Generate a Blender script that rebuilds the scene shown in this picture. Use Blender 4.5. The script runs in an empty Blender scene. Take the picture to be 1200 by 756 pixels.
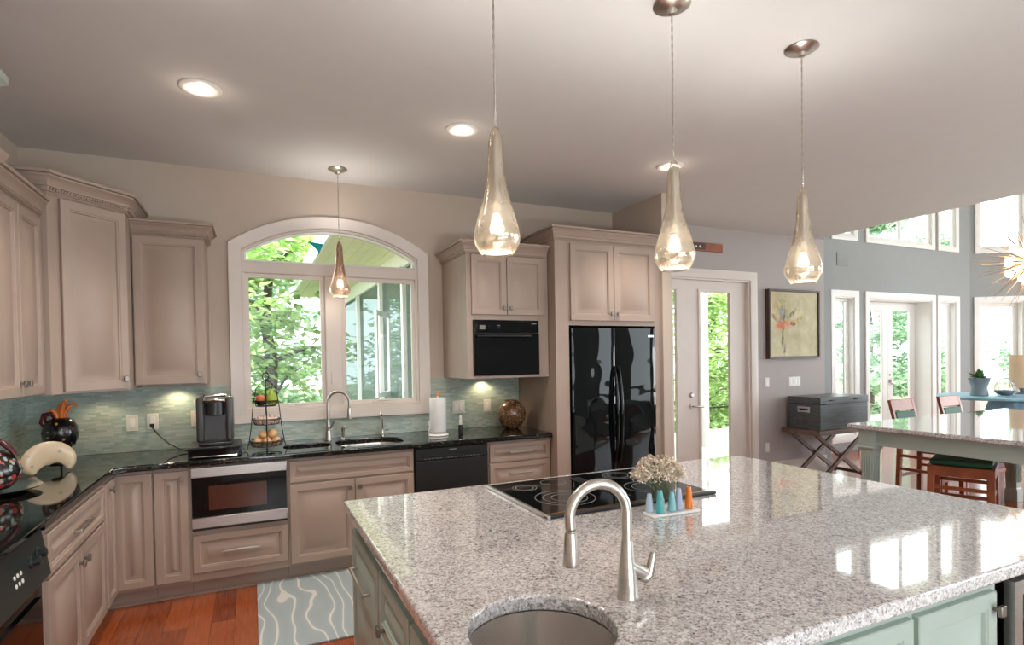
import bpy, bmesh, math, random
from mathutils import Vector, Matrix, Euler
PI = math.pi
random.seed(7)
sc = bpy.context.scene
col = sc.collection
# ---------------------------------------------------------------- camera
F_PX, YAW, PIT, ROL, SH, CZ = 659.77, 0.43293, -0.01638, 0.01666, 53.42, 1.54
def cam_matrix():
    cy, sy, cp, sp, cr, sr = math.cos(YAW), math.sin(YAW), math.cos(PIT), math.sin(PIT), math.cos(ROL), math.sin(ROL)
    Ry = Matrix(((cy, 0, -sy), (0, 1, 0), (sy, 0, cy)))
    Rx = Matrix(((1, 0, 0), (0, cp, sp), (0, -sp, cp)))
    Rz = Matrix(((cr, sr, 0), (-sr, cr, 0), (0, 0, 1)))
    M = Rz @ Rx @ Ry
    w = [Vector((M[i][0], M[i][2], -M[i][1])) for i in range(3)]
    m = Matrix((w[0], -w[1], -w[2])).transposed().to_4x4()
    m.translation = Vector((0, 0, CZ))
    return m
cd = bpy.data.cameras.new('camera'); cam = bpy.data.objects.new('camera', cd); col.objects.link(cam)
cd.sensor_fit = 'HORIZONTAL'; cd.sensor_width = 36; cd.lens = F_PX / 1200 * 36; cd.shift_y = SH / 1200
cd.clip_start = 0.05; cd.clip_end = 300
cam.matrix_world = cam_matrix(); sc.camera = cam
# ---------------------------------------------------------------- look, world, sun, fill lamps, sky portals
sc.view_settings.view_transform = 'Standard'; sc.view_settings.look = 'None'
sc.view_settings.gamma = 1; sc.view_settings.use_curve_mapping = False
sc.view_settings.exposure = 0.25
sc.cycles.use_denoising = True
sc.cycles.max_bounces = 8; sc.cycles.transparent_max_bounces = 24
sc.cycles.sample_clamp_indirect = 4.0; sc.cycles.caustics_reflective = False; sc.cycles.caustics_refractive = False
wd = bpy.data.worlds.new('sky'); sc.world = wd; wd.use_nodes = True
wt = wd.node_tree; wt.nodes.clear()
wo = wt.nodes.new('ShaderNodeOutputWorld'); wb = wt.nodes.new('ShaderNodeBackground')
wg = wt.nodes.new('ShaderNodeTexGradient'); wc = wt.nodes.new('ShaderNodeTexCoord'); wr = wt.nodes.new('ShaderNodeValToRGB')
wm = wt.nodes.new('ShaderNodeMapping'); wm.inputs['Rotation'].default_value = (0, PI/2, 0)
wt.links.new(wc.outputs['Generated'], wm.inputs[0]); wt.links.new(wm.outputs[0], wg.inputs[0]); wt.links.new(wg.outputs[0], wr.inputs[0])
wr.color_ramp.elements[0].position = 0.0; wr.color_ramp.elements[0].color = (0.86, 0.95, 1.0, 1)
wr.color_ramp.elements[1].position = 1.0; wr.color_ramp.elements[1].color = (1.0, 1.0, 1.0, 1)
wt.links.new(wr.outputs[0], wb.inputs[0]); wt.links.new(wb.outputs[0], wo.inputs[0])
wb.inputs[1].default_value = 4.5
def light(name, kind, loc, energy, color=(1, 1, 1), size=1.0, size_y=None, rot=(0, 0, 0), parent=None, spot=None, blend=.6):
    l = bpy.data.lights.new(name, kind); o = bpy.data.objects.new(name, l); col.objects.link(o)
    l.energy = energy; l.color = color
    if kind == 'AREA':
        l.size = size
        if size_y: l.shape = 'RECTANGLE'; l.size_y = size_y
    elif kind in ('POINT', 'SPOT'): l.shadow_soft_size = size
    if kind == 'SPOT': l.spot_size = spot; l.spot_blend = blend
    o.location = loc; o.rotation_euler = rot; o.parent = parent
    return o
sun = light('sun', 'SUN', (0, 0, 20), 5.5, (1, .96, .88)); sun.data.angle = .02
sun.rotation_euler = Vector((-0.45, 0.80, -1.15)).to_track_quat('-Z', 'Y').to_euler()
def toward(v): return Vector(v).to_track_quat('-Z', 'Y').to_euler()
# unseen fill lamps added to brighten the rooms, then sky portals
light('added_rear_fill', 'AREA', (2.0, -2.9, .50), 215, (.86, .93, 1), 4.2, .45, toward((.05, .16, 1)))
light('added_side_fill', 'AREA', (13.7, .8, 1.3), 120, (.90, .96, 1), 4.8, 1.2, toward((-1, 0, .55)))
def portal(loc, w, h, d):
    o = light('window_portal', 'AREA', loc, 1, (1, 1, 1), w, h, toward(d)); o.data.cycles.is_portal = True
portal((1.6, -3.32, 1.75), 3.5, 2.0, (0, 1, 0)); portal((9.8, -3.32, 2.6), 4.8, 3.8, (0, 1, 0)); portal((14.4, .75, 2.6), 5.3, 4.2, (-1, 0, 0))
portal((.64, 5.02, 1.9), 1.4, 1.5, (0, -1, 0))
portal((9.8, 6.2, 1.3), 3.6, 2.6, (0, -1, 0)); portal((9.8, 6.2, 4.0), 3.6, 1.5, (0, -1, 0)); portal((4.9, 5.13, 1.3), .6, 2.2, (0, -1, 0))
# ---------------------------------------------------------------- materials
def srgb(r, g, b):
    f = lambda c: (c/255/12.92) if c/255 <= .04045 else ((c/255+.055)/1.055)**2.4
    return (f(r), f(g), f(b), 1)
class NT:
    def __init__(s, name):
        s.m = bpy.data.materials.new(name); s.m.use_nodes = True; s.t = s.m.node_tree; s.t.nodes.clear()
        s.out = s.t.nodes.new('ShaderNodeOutputMaterial')
    def n(s, typ, **kw):
        x = s.t.nodes.new('ShaderNode' + typ)
        for k, v in kw.items():
            if k.startswith('i_'): s.inp(x, k[2:].replace('_', ' '), v)
            else: setattr(x, k, v)
        return x
    def inp(s, x, k, v):
        k = int(k) if k.isdigit() else k
        if isinstance(v, bpy.types.NodeSocket): s.t.links.new(v, x.inputs[k])
        else: x.inputs[k].default_value = v
    def ramp(s, fac, stops, interp='LINEAR'):
        r = s.n('ValToRGB'); s.t.links.new(fac, r.inputs[0]); cr = r.color_ramp; cr.interpolation = interp
        while len(cr.elements) < len(stops): cr.elements.new(.5)
        for e, (p, c) in zip(cr.elements, stops): e.position = p; e.color = c
        return r.outputs[0]
    def mix(s, f, a, b, mode='MIX'):
        x = s.n('MixRGB', blend_type=mode); s.inp(x, '0', f); s.inp(x, '1', a); s.inp(x, '2', b); return x.outputs[0]
    def math(s, op, a, b=0.0):
        x = s.n('Math', operation=op); s.inp(x, '0', a); s.inp(x, '1', b); return x.outputs[0]
    def obj(s, scale=(1, 1, 1), loc=(0, 0, 0), rot=(0, 0, 0)):
        c = s.n('TexCoord'); mp = s.n('Mapping'); mp.inputs['Scale'].default_value = scale
        mp.inputs['Location'].default_value = loc; mp.inputs['Rotation'].default_value = rot
        s.t.links.new(c.outputs['Object'], mp.inputs[0]); return mp.outputs[0]
    def noise(s, vec, scale, detail=3, rough=.5, dist=0):
        x = s.n('TexNoise', i_Scale=scale, i_Detail=detail, i_Roughness=rough, i_Distortion=dist)
        s.t.links.new(vec, x.inputs['Vector']); return x.outputs['Fac']
    def bsdf(s, **kw):
        b = s.n('BsdfPrincipled')
        for k, v in kw.items(): s.inp(b, {'color': 'Base Color', 'rough': 'Roughness', 'metal': 'Metallic', 'coat': 'Coat Weight', 'coat_r': 'Coat Roughness',
            'emit': 'Emission Color', 'emit_s': 'Emission Strength', 'ior': 'IOR', 'spec': 'Specular IOR Level', 'normal': 'Normal', 'alpha': 'Alpha', 'trans': 'Transmission Weight', 'aniso': 'Anisotropic', 'sheen': 'Sheen Weight'}[k], v)
        return b
    def bump(s, h, strength=.2, dist=.01):
        b = s.n('Bump', i_Strength=strength, i_Distance=dist); s.t.links.new(h, b.inputs['Height']); return b.outputs[0]
    def done(s, sh):
        s.t.links.new(sh.outputs[0] if not isinstance(sh, bpy.types.NodeSocket) else sh, s.out.inputs[0]); return s.m
def plain(name, c, rough=.5, metal=0, var=.06, vs=6, bump=0, bs=60, **kw):
    t = NT(name); v = t.obj(); nz = t.noise(v, vs)
    dark = tuple(x*(1-var) for x in c[:3]) + (1,); lite = tuple(min(1, x*(1+var)) for x in c[:3]) + (1,)
    cc = t.ramp(nz, [(.3, dark), (.7, lite)])
    if bump: kw['normal'] = t.bump(t.noise(v, bs, 4), bump, .004)
    return t.done(t.bsdf(color=cc, rough=rough, metal=metal, **kw))
def emis(name, c, s):
    t = NT(name); e = t.n('Emission'); e.inputs[0].default_value = c; e.inputs[1].default_value = s; return t.done(e)
def brushed(name, c, rough=.3):
    t = NT(name); v = t.obj((1, 1, 60)); nz = t.noise(v, 14, 3)
    return t.done(t.bsdf(color=t.ramp(nz, [(.3, tuple(x*.8 for x in c[:3])+(1,)), (.7, c)]), metal=1, rough=t.math('ADD', t.math('MULTIPLY', nz, .12), rough-.06)))
M = {}
M['cab'] = plain('taupe_painted_wood', srgb(168, 148, 135), .42, var=.035, vs=4, bump=.04, bs=90)
M['wallp'] = plain('mauve_grey_wall_paint', srgb(180, 171, 168), .85, var=.015, bump=.05, bs=220)
M['sage'] = plain('sage_painted_wood', srgb(168, 181, 172), .4, var=.05, vs=5, bump=.04, bs=90)
M['wall'] = plain('warm_grey_wall_paint', srgb(200, 184, 170), .85, var=.015, bump=.05, bs=220)
M['wallg'] = plain('cool_grey_wall_paint', srgb(156, 158, 158), .85, var=.015, bump=.05, bs=220)
M['ceil'] = plain('ceiling_paint', srgb(225, 223, 221), .9, var=.01, bump=.05, bs=200)
M['trim'] = plain('white_trim_light_tinted', srgb(222, 210, 201), .4, var=.02)  # white trim with the pinkish kitchen light put into its colour
M['trim2'] = plain('white_trim_paint', srgb(236, 233, 229), .4, var=.02)
M['white'] = plain('white_enamel', srgb(238, 236, 232), .3, var=.02)
M['plate'] = plain('switch_plate_plastic', srgb(228, 222, 212), .35, var=.02)
M['chrome'] = plain('polished_nickel', srgb(205, 200, 192), .12, 1, var=.03)
M['nickel'] = brushed('brushed_nickel', srgb(205, 198, 190), .3)
M['knob'] = brushed('brushed_pewter', srgb(150, 142, 134), .38)
M['steel'] = brushed('brushed_stainless_steel', srgb(196, 190, 186), .3)
M['black'] = plain('black_gloss', srgb(9, 11, 12), .05, var=.1, spec=.3)
M['sinkst'] = plain('satin_sink_steel', srgb(216, 208, 202), .24, .75, var=.05, vs=9)
M['blackm'] = plain('black_satin', srgb(22, 23, 24), .4, var=.1)
M['iron'] = plain('black_wire', srgb(18, 16, 15), .45, .3)
M['dgreen'] = plain('dark_charcoal_enamel', srgb(30, 38, 38), .3, var=.08)
M['bulb'] = emis('lit_bulb', (1, .93, .82, 1), 14)
M['bulbp'] = emis('lit_reflector_bulb', (1, .93, .84, 1), 6)
M['openglow'] = emis('shade_opening_glow', (1, .95, .88, 1), 1.6)  # emission standing in for the lit inside of a pendant shade
M['lens'] = emis('lit_downlight_lens', (1, .93, .84, 1), 9)
M['rubber'] = plain('dark_rubber', srgb(25, 25, 25), .7)
M['cable'] = plain('black_cable', srgb(15, 15, 15), .5)
M['leather'] = plain('green_leather', srgb(28, 84, 58), .6, var=.15, bump=.1, bs=140)
M['brick'] = plain('red_brown_stained_wood', srgb(158, 86, 52), .4, var=.2, vs=9)
M['brass'] = plain('gold_metal', srgb(224, 178, 128), .2, 1)
M['cloth'] = plain('pale_blue_linen', srgb(140, 176, 198), .9, var=.2, vs=14, bump=.3, bs=30)
M['bluep'] = plain('sky_blue_paint', srgb(138, 190, 208), .4, var=.1)
M['shade'] = plain('beige_lamp_shade', srgb(230, 196, 160), .8)
M['bouncerug'] = plain('light_bounce_cream', srgb(226, 224, 218), .95, var=.03)  # pale surface of the two rugs added as light reflectors
M['terra'] = plain('grey_glazed_pot', srgb(130, 140, 148), .4, var=.15)
M['soffit'] = plain('cream_porch_boards', srgb(244, 240, 214), .6, var=.04)
M['pwhite'] = plain('white_porch_paint', srgb(252, 252, 252), .5, var=.02)
M['deck'] = plain('pale_deck_boards', srgb(225, 214, 205), .7, var=.08, vs=3)
M['bark'] = plain('grey_tree_bark', srgb(98, 88, 78), .9, var=.3, vs=12, bump=.5, bs=30)
M['ground'] = plain('leafy_ground', srgb(120, 118, 88), .95, var=.4, vs=2.5)
M['teal'] = plain('teal_glass', srgb(20, 170, 175), .15, var=.1)
M['cardw'] = plain('white_paper', srgb(240, 238, 236), .9, bump=.2, bs=160)
M['plinth'] = plain('pale_stone_path', srgb(214, 206, 196), .9, var=.15)

def mk_glass():
    t = NT('window_glass'); a = t.n('BsdfTransparent'); a.inputs[0].default_value = (.97, .99, .98, 1)
    g = t.n('BsdfGlossy'); g.inputs['Roughness'].default_value = .02
    fr = t.n('LayerWeight'); fr.inputs[0].default_value = .5
    k = t.math('ADD', t.math('MULTIPLY', t.math('POWER', fr.outputs['Facing'], 5.0), .5), .014)
    m = t.n('MixShader'); t.t.links.new(k, m.inputs[0]); t.t.links.new(a.outputs[0], m.inputs[1]); t.t.links.new(g.outputs[0], m.inputs[2])
    return t.done(m)
M['glass'] = mk_glass()
def mk_screen():
    t = NT('porch_insect_screen'); a = t.n('BsdfTransparent'); a.inputs[0].default_value = (.72, .78, .76, 1)
    d = t.n('BsdfDiffuse'); d.inputs[0].default_value = srgb(120, 132, 128)
    m = t.n('MixShader'); m.inputs[0].default_value = .5
    t.t.links.new(a.outputs[0], m.inputs[1]); t.t.links.new(d.outputs[0], m.inputs[2]); return t.done(m)
M['screen'] = mk_screen()
def mk_mercury(name, tint, gl, thr=.52):
    t = NT(name); v = t.obj(); nz = t.noise(v, 34, 5, .65); n2 = t.noise(v, 9, 2)
    a = t.n('BsdfTransparent'); a.inputs[0].default_value = tint
    g = t.n('BsdfGlossy'); g.inputs['Color'].default_value = gl; g.inputs['Roughness'].default_value = .1
    t.inp(g, 'Normal', t.bump(t.noise(v, 22, 3), .5, .006))
    d = t.n('BsdfTranslucent'); d.inputs[0].default_value = (.95, .8, .62, 1)
    gd = t.n('MixShader'); gd.inputs[0].default_value = .3
    t.t.links.new(g.outputs[0], gd.inputs[1]); t.t.links.new(d.outputs[0], gd.inputs[2])
    lw = t.n('LayerWeight'); lw.inputs[0].default_value = .35
    f = t.math('ADD', t.math('MULTIPLY', nz, .55), t.math('MULTIPLY', lw.outputs['Facing'], .55))
    f = t.math('ADD', f, t.math('MULTIPLY', n2, .7))
    m = t.n('MixShader'); t.t.links.new(f, m.inputs[0]); t.t.links.new(a.outputs[0], m.inputs[1]); t.t.links.new(gd.outputs[0], m.inputs[2])
    return t.done(m)
M['mercury'] = mk_mercury('silvered_mercury_glass', (.98, .93, .84, 1), (.93, .86, .74, 1))
M['amber'] = mk_mercury('copper_tinted_mercury_glass', (.95, .78, .66, 1), (.86, .62, .5, 1))
def mk_granite_l():
    t = NT('speckled_grey_granite'); v = t.obj()
    vo = t.n('TexVoronoi', feature='F1', i_Scale=210.0); t.t.links.new(v, vo.inputs['Vector'])
    sep = t.n('SeparateColor'); t.t.links.new(vo.outputs['Color'], sep.inputs[0])
    c1 = t.ramp(sep.outputs[0], [(0, srgb(70, 64, 66)), (.07, srgb(140, 132, 132)), (.24, srgb(190, 183, 182)), (.5, srgb(218, 214, 213)), (.78, srgb(244, 242, 242))], 'CONSTANT')
    vo2 = t.n('TexVoronoi', feature='F1', i_Scale=105.0); t.t.links.new(v, vo2.inputs['Vector'])
    s2 = t.n('SeparateColor'); t.t.links.new(vo2.outputs['Color'], s2.inputs[0])
    c2 = t.ramp(s2.outputs[1], [(0, srgb(84, 80, 84)), (.05, srgb(176, 168, 168)), (.32, srgb(214, 209, 208)), (.72, srgb(240, 238, 238))], 'CONSTANT')
    c = t.mix(.42, c1, c2); big = t.ramp(t.noise(v, 3, 3), [(.3, (.9, .88, .87, 1)), (.7, (1, 1, 1, 1))])
    c = t.mix(1.0, c, big, 'MULTIPLY')
    return t.done(t.bsdf(color=c, rough=.06, spec=.6, coat=.8, coat_r=.015))
M['granite'] = mk_granite_l()
def mk_granite_d():
    t = NT('polished_black_granite'); v = t.obj()
    vo = t.n('TexVoronoi', feature='F1', i_Scale=130.0); t.t.links.new(v, vo.inputs['Vector'])
    sep = t.n('SeparateColor'); t.t.links.new(vo.outputs['Color'], sep.inputs[0])
    c1 = t.ramp(sep.outputs[0], [(0, srgb(12, 14, 14)), (.6, srgb(26, 30, 29)), (.86, srgb(52, 54, 48)), (.96, srgb(120, 98, 66))], 'CONSTANT')
    pat = t.ramp(t.noise(v, 9, 5, .6), [(.42, (.35, .35, .35, 1)), (.62, (1, 1, 1, 1))])
    return t.done(t.bsdf(color=t.mix(1, c1, pat, 'MULTIPLY'), rough=.05, spec=.5, coat=.15, coat_r=.02))
M['blackgran'] = mk_granite_d()
def mk_tile(name, swap):
    t = NT(name); c = t.n('TexCoord'); s = t.n('SeparateXYZ'); t.t.links.new(c.outputs['Object'], s.inputs[0])
    cb = t.n('CombineXYZ'); t.t.links.new(s.outputs[1 if swap else 0], cb.inputs[0]); t.t.links.new(s.outputs[2], cb.inputs[1])
    b = t.n('TexBrick', offset=.37, offset_frequency=2, squash=.6, squash_frequency=3)
    t.t.links.new(cb.outputs[0], b.inputs['Vector'])
    for k, x in (('Color1', srgb(142, 166, 154)), ('Color2', srgb(204, 214, 202)), ('Mortar', srgb(166, 172, 162)), ('Scale', 1.0), ('Mortar Size', .0016), ('Bias', 0.0), ('Brick Width', .075), ('Row Height', .0155)):
        b.inputs[k].default_value = x
    nz = t.noise(c.outputs['Object'], 5, 3)
    cc = t.mix(.35, b.outputs['Color'], t.ramp(nz, [(.35, srgb(170, 164, 142)), (.65, srgb(180, 206, 198))]), 'MIX')
    return t.done(t.bsdf(color=cc, rough=t.ramp(b.outputs['Fac'], [(0, (.16,)*3+(1,)), (1, (.7,)*3+(1,))]), normal=t.bump(b.outputs['Fac'], -.35, .002), spec=.6))
M['tile'] = mk_tile('green_glass_mosaic', False); M['tiley'] = mk_tile('green_glass_mosaic_side', True)
def mk_floor():
    t = NT('red_brown_plank_floor'); v = t.obj(rot=(0, 0, PI/2))
    b = t.n('TexBrick', offset=.43, offset_frequency=2)
    t.t.links.new(v, b.inputs['Vector'])
    for k, x in (('Color1', srgb(112, 48, 22)), ('Color2', srgb(190, 98, 52)), ('Mortar', srgb(70, 32, 18)), ('Scale', 1.0), ('Mortar Size', .0014), ('Brick Width', 1.1), ('Row Height', .125)): b.inputs[k].default_value = x
    g = t.noise(t.obj((14, 1.2, 1)), 5, 5, .6, .6)
    c = t.mix(.4, b.outputs['Color'], t.ramp(g, [(.3, srgb(104, 46, 24)), (.7, srgb(190, 104, 62))]))
    return t.done(t.bsdf(color=c, rough=.2, spec=.55, coat=.3, coat_r=.1, normal=t.bump(b.outputs['Fac'], -.2, .002)))
M['floor'] = mk_floor()
def mk_rug():
    t = NT('pale_blue_wavy_rug'); v = t.obj()
    sx = t.n('SeparateXYZ'); t.t.links.new(v, sx.inputs[0])
    f = t.math('ADD', t.math('MULTIPLY', sx.outputs[0], 11.5), t.math('MULTIPLY', t.noise(t.obj((1, .5, 1)), 4.0, 1, .4), 3.6))
    f = t.math('PINGPONG', f, .5)
    cc = t.ramp(f, [(0, srgb(224, 221, 214)), (.055, srgb(222, 220, 214)), (.085, srgb(172, 184, 187)), (.5, srgb(166, 178, 182))])
    return t.done(t.bsdf(color=cc, rough=.95, normal=t.bump(t.noise(v, 260, 2), .5, .004)))
M['rug'] = mk_rug()
def mk_wood(name, a, b, sc_=(1, 12, 12), rough=.45):
    t = NT(name); g = t.noise(t.obj(sc_), 4, 5, .6, .8)
    return t.done(t.bsdf(color=t.ramp(g, [(.3, a), (.7, b)]), rough=rough))
M['dwood'] = mk_wood('dark_walnut', srgb(58, 40, 30), srgb(92, 66, 50))
M['swood'] = mk_wood('weathered_brown_wood', srgb(92, 72, 60), srgb(136, 110, 94))
M['chest'] = mk_wood('grey_black_stained_wood', srgb(62, 66, 68), srgb(96, 102, 104), (1, 3, 12), .3)
M['ovenin'] = mk_wood('copper_tinted_oven_glass', srgb(58, 30, 22), srgb(84, 44, 30), (1, 1, 1), .12)
def mk_spot(name, base, cols, scale, rough=.25, cut=.16):
    t = NT(name); v = t.obj(); c = base
    for i, k in enumerate(cols):
        vo = t.n('TexVoronoi', feature='F1', i_Scale=scale*(1+.35*i)); t.t.links.new(t.obj(loc=(i*3.1, i*1.7, 0)), vo.inputs['Vector'])
        m = t.ramp(vo.outputs['Distance'], [(cut, (1, 1, 1, 1)), (cut+.06, (0, 0, 0, 1))])
        s = t.n('SeparateColor'); t.t.links.new(vo.outputs['Color'], s.inputs[0])
        f = t.math('MULTIPLY', m, t.math('GREATER_THAN', s.outputs[0], .45))
        c = t.mix(f, c, k)
    return t.done(t.bsdf(color=c, rough=rough, coat=.5))
M['speck'] = mk_spot('black_glaze_with_tan_specks', srgb(20, 16, 20), [srgb(190, 150, 100), srgb(150, 60, 60)], 26, cut=.2)
M['floral'] = mk_spot('black_glaze_with_painted_flowers', srgb(30, 20, 20), [srgb(190, 60, 60), srgb(214, 120, 100), srgb(150, 172, 168)], 22, cut=.36)
M['cream'] = mk_spot('cream_ceramic', srgb(214, 190, 158), [srgb(190, 165, 140), srgb(170, 160, 140)], 12, .3, cut=.2)
M['vase'] = mk_spot('brown_mosaic_glaze', srgb(120, 82, 56), [srgb(70, 48, 36), srgb(176, 150, 120), srgb(140, 100, 66)], 42, .25, cut=.35)
M['orange'] = plain('orange_glaze', srgb(226, 120, 48), .3, var=.2, vs=14)
M['wine'] = plain('burgundy_glaze', srgb(84, 26, 32), .25, var=.2)
M['silver'] = plain('silver_plate', srgb(200, 200, 205), .2, 1)
M['onion'] = plain('tan_onion_skin', srgb(214, 170, 120), .5, var=.14, vs=20)
M['garlic'] = plain('pinkish_garlic_skin', srgb(222, 198, 186), .6, var=.15, vs=26)
M['apple'] = plain('orange_red_fruit', srgb(206, 110, 76), .3, var=.25, vs=14)
M['pear'] = plain('yellow_green_fruit', srgb(158, 176, 60), .35, var=.12, vs=18)
M['blackb'] = plain('black_bowl', srgb(20, 32, 36), .2)
M['bs1'] = plain('aqua_ceramic', srgb(86, 172, 176), .25); M['bs2'] = plain('pale_blue_ceramic', srgb(176, 196, 212), .25)
M['bs3'] = plain('mint_ceramic', srgb(140, 196, 200), .25); M['bs4'] = plain('lavender_ceramic', srgb(182, 190, 214), .25)
M['bs5'] = plain('orange_ceramic', srgb(236, 130, 44), .25)
M['dry'] = plain('dried_flower', srgb(236, 218, 198), .9, var=.22, vs=40)
M['stem'] = plain('dried_stem', srgb(120, 128, 100), .8)
M['coffee'] = plain('dark_grey_plastic', srgb(72, 70, 70), .3, .2); M['coffeed'] = plain('charcoal_plastic', srgb(38, 37, 38), .35)
M['burner'] = plain('printed_burner_ring', srgb(120, 116, 112), .2)
M['dryg'] = plain('houseplant_leaf', srgb(96, 140, 84), .5, var=.3, vs=20)
def mk_leaf(name, a, b, c):
    t = NT(name); v = t.obj(); nz = t.noise(v, 2.2, 3)
    vo = t.n('TexVoronoi', feature='F1', i_Scale=7.0); t.t.links.new(v, vo.inputs['Vector'])
    s = t.n('SeparateColor'); t.t.links.new(vo.outputs['Color'], s.inputs[0])
    cc = t.ramp(t.math('ADD', t.math('MULTIPLY', nz, .5), t.math('MULTIPLY', s.outputs[0], .5)), [(.2, a), (.5, b), (.8, c)])
    d = t.n('BsdfDiffuse'); t.inp(d, '0', cc); tr = t.n('BsdfTranslucent'); t.inp(tr, '0', cc)
    m = t.n('MixShader'); m.inputs[0].default_value = .5
    t.t.links.new(d.outputs[0], m.inputs[1]); t.t.links.new(tr.outputs[0], m.inputs[2]); return t.done(m)
M['leafa'] = mk_leaf('maple_leaves', srgb(126, 166, 90), srgb(178, 206, 136), srgb(224, 236, 196))
M['leafb'] = mk_leaf('woodland_leaves', srgb(118, 156, 124), srgb(170, 200, 168), srgb(218, 232, 212))
def mk_paint():
    t = NT('abstract_painted_canvas'); c = t.n('TexCoord'); s = t.n('SeparateXYZ'); t.t.links.new(c.outputs['Object'], s.inputs[0])
    v = t.obj(); x, z = s.outputs[0], s.outputs[2]
    base = t.ramp(t.noise(v, 5, 5, .6), [(.3, srgb(176, 166, 128)), (.7, srgb(214, 206, 172))])
    w1 = t.math('MULTIPLY', t.math('SUBTRACT', t.noise(v, 9, 4, .7), .5), .12)
    w2 = t.math('MULTIPLY', t.math('SUBTRACT', t.noise(v, 26, 5, .8), .5), .12)
    wisp = t.ramp(t.noise(v, 17, 6, .75), [(.40, (0, 0, 0, 1)), (.56, (1, 1, 1, 1))]); fine = t.ramp(t.noise(t.obj((1, 1, .5)), 40, 5, .7), [(.38, (0, 0, 0, 1)), (.55, (1, 1, 1, 1))])
    def blob(cx, cz, rx, rz, colr, cur, soft=.5, w_=1, ang=0.0):
        ax = t.math('SUBTRACT', x, cx); az = t.math('SUBTRACT', z, cz); ca, sa = math.cos(ang), math.sin(ang)
        ux = t.math('ADD', t.math('MULTIPLY', ax, ca), t.math('MULTIPLY', az, sa)); uz = t.math('SUBTRACT', t.math('MULTIPLY', az, ca), t.math('MULTIPLY', ax, sa))
        dx = t.math('DIVIDE', t.math('ADD', ux, w1), rx); dz = t.math('DIVIDE', t.math('ADD', uz, w2), rz)
        d = t.math('SQRT', t.math('ADD', t.math('MULTIPLY', dx, dx), t.math('MULTIPLY', dz, dz)))
        f = t.ramp(d, [(1-soft, (1, 1, 1, 1)), (1, (0, 0, 0, 1))])
        if w_: f = t.math('MULTIPLY', f, wisp if w_ == 1 else fine)
        return t.mix(f, cur, colr)
    cur = base
    cur = blob(.13, .70, .05, .20, srgb(206, 160, 112), cur)
    cur = blob(.24, .60, .16, .26, srgb(168, 160, 110), cur)
    cur = blob(.30, .42, .24, .07, srgb(222, 140, 98), cur, ang=.12)
    cur = blob(.22, .43, .12, .09, srgb(214, 112, 72), cur)
    cur = blob(.50, .47, .16, .04, srgb(182, 150, 70), cur, ang=.5)
    cur = blob(.40, .55, .14, .03, srgb(112, 106, 70), cur, w_=2, ang=.7)
    cur = blob(.12, .50, .13, .03, srgb(150, 110, 90), cur, w_=2, ang=-.6)
    cur = blob(.25, .54, .055, .13, srgb(84, 84, 104), cur, w_=2)
    cur = blob(.24, .57, .035, .06, srgb(150, 160, 200), cur, w_=2)
    cur = blob(.43, .43, .07, .03, srgb(110, 92, 96), cur, w_=2)
    cur = blob(.245, .30, .018, .20, srgb(116, 104, 96), cur, w_=0, ang=-.06)
    cur = blob(.27, .12, .014, .10, srgb(128, 116, 106), cur, w_=0, ang=.1)
    return t.done(t.bsdf(color=cur, rough=.7))
M['canvas'] = mk_paint()

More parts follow.
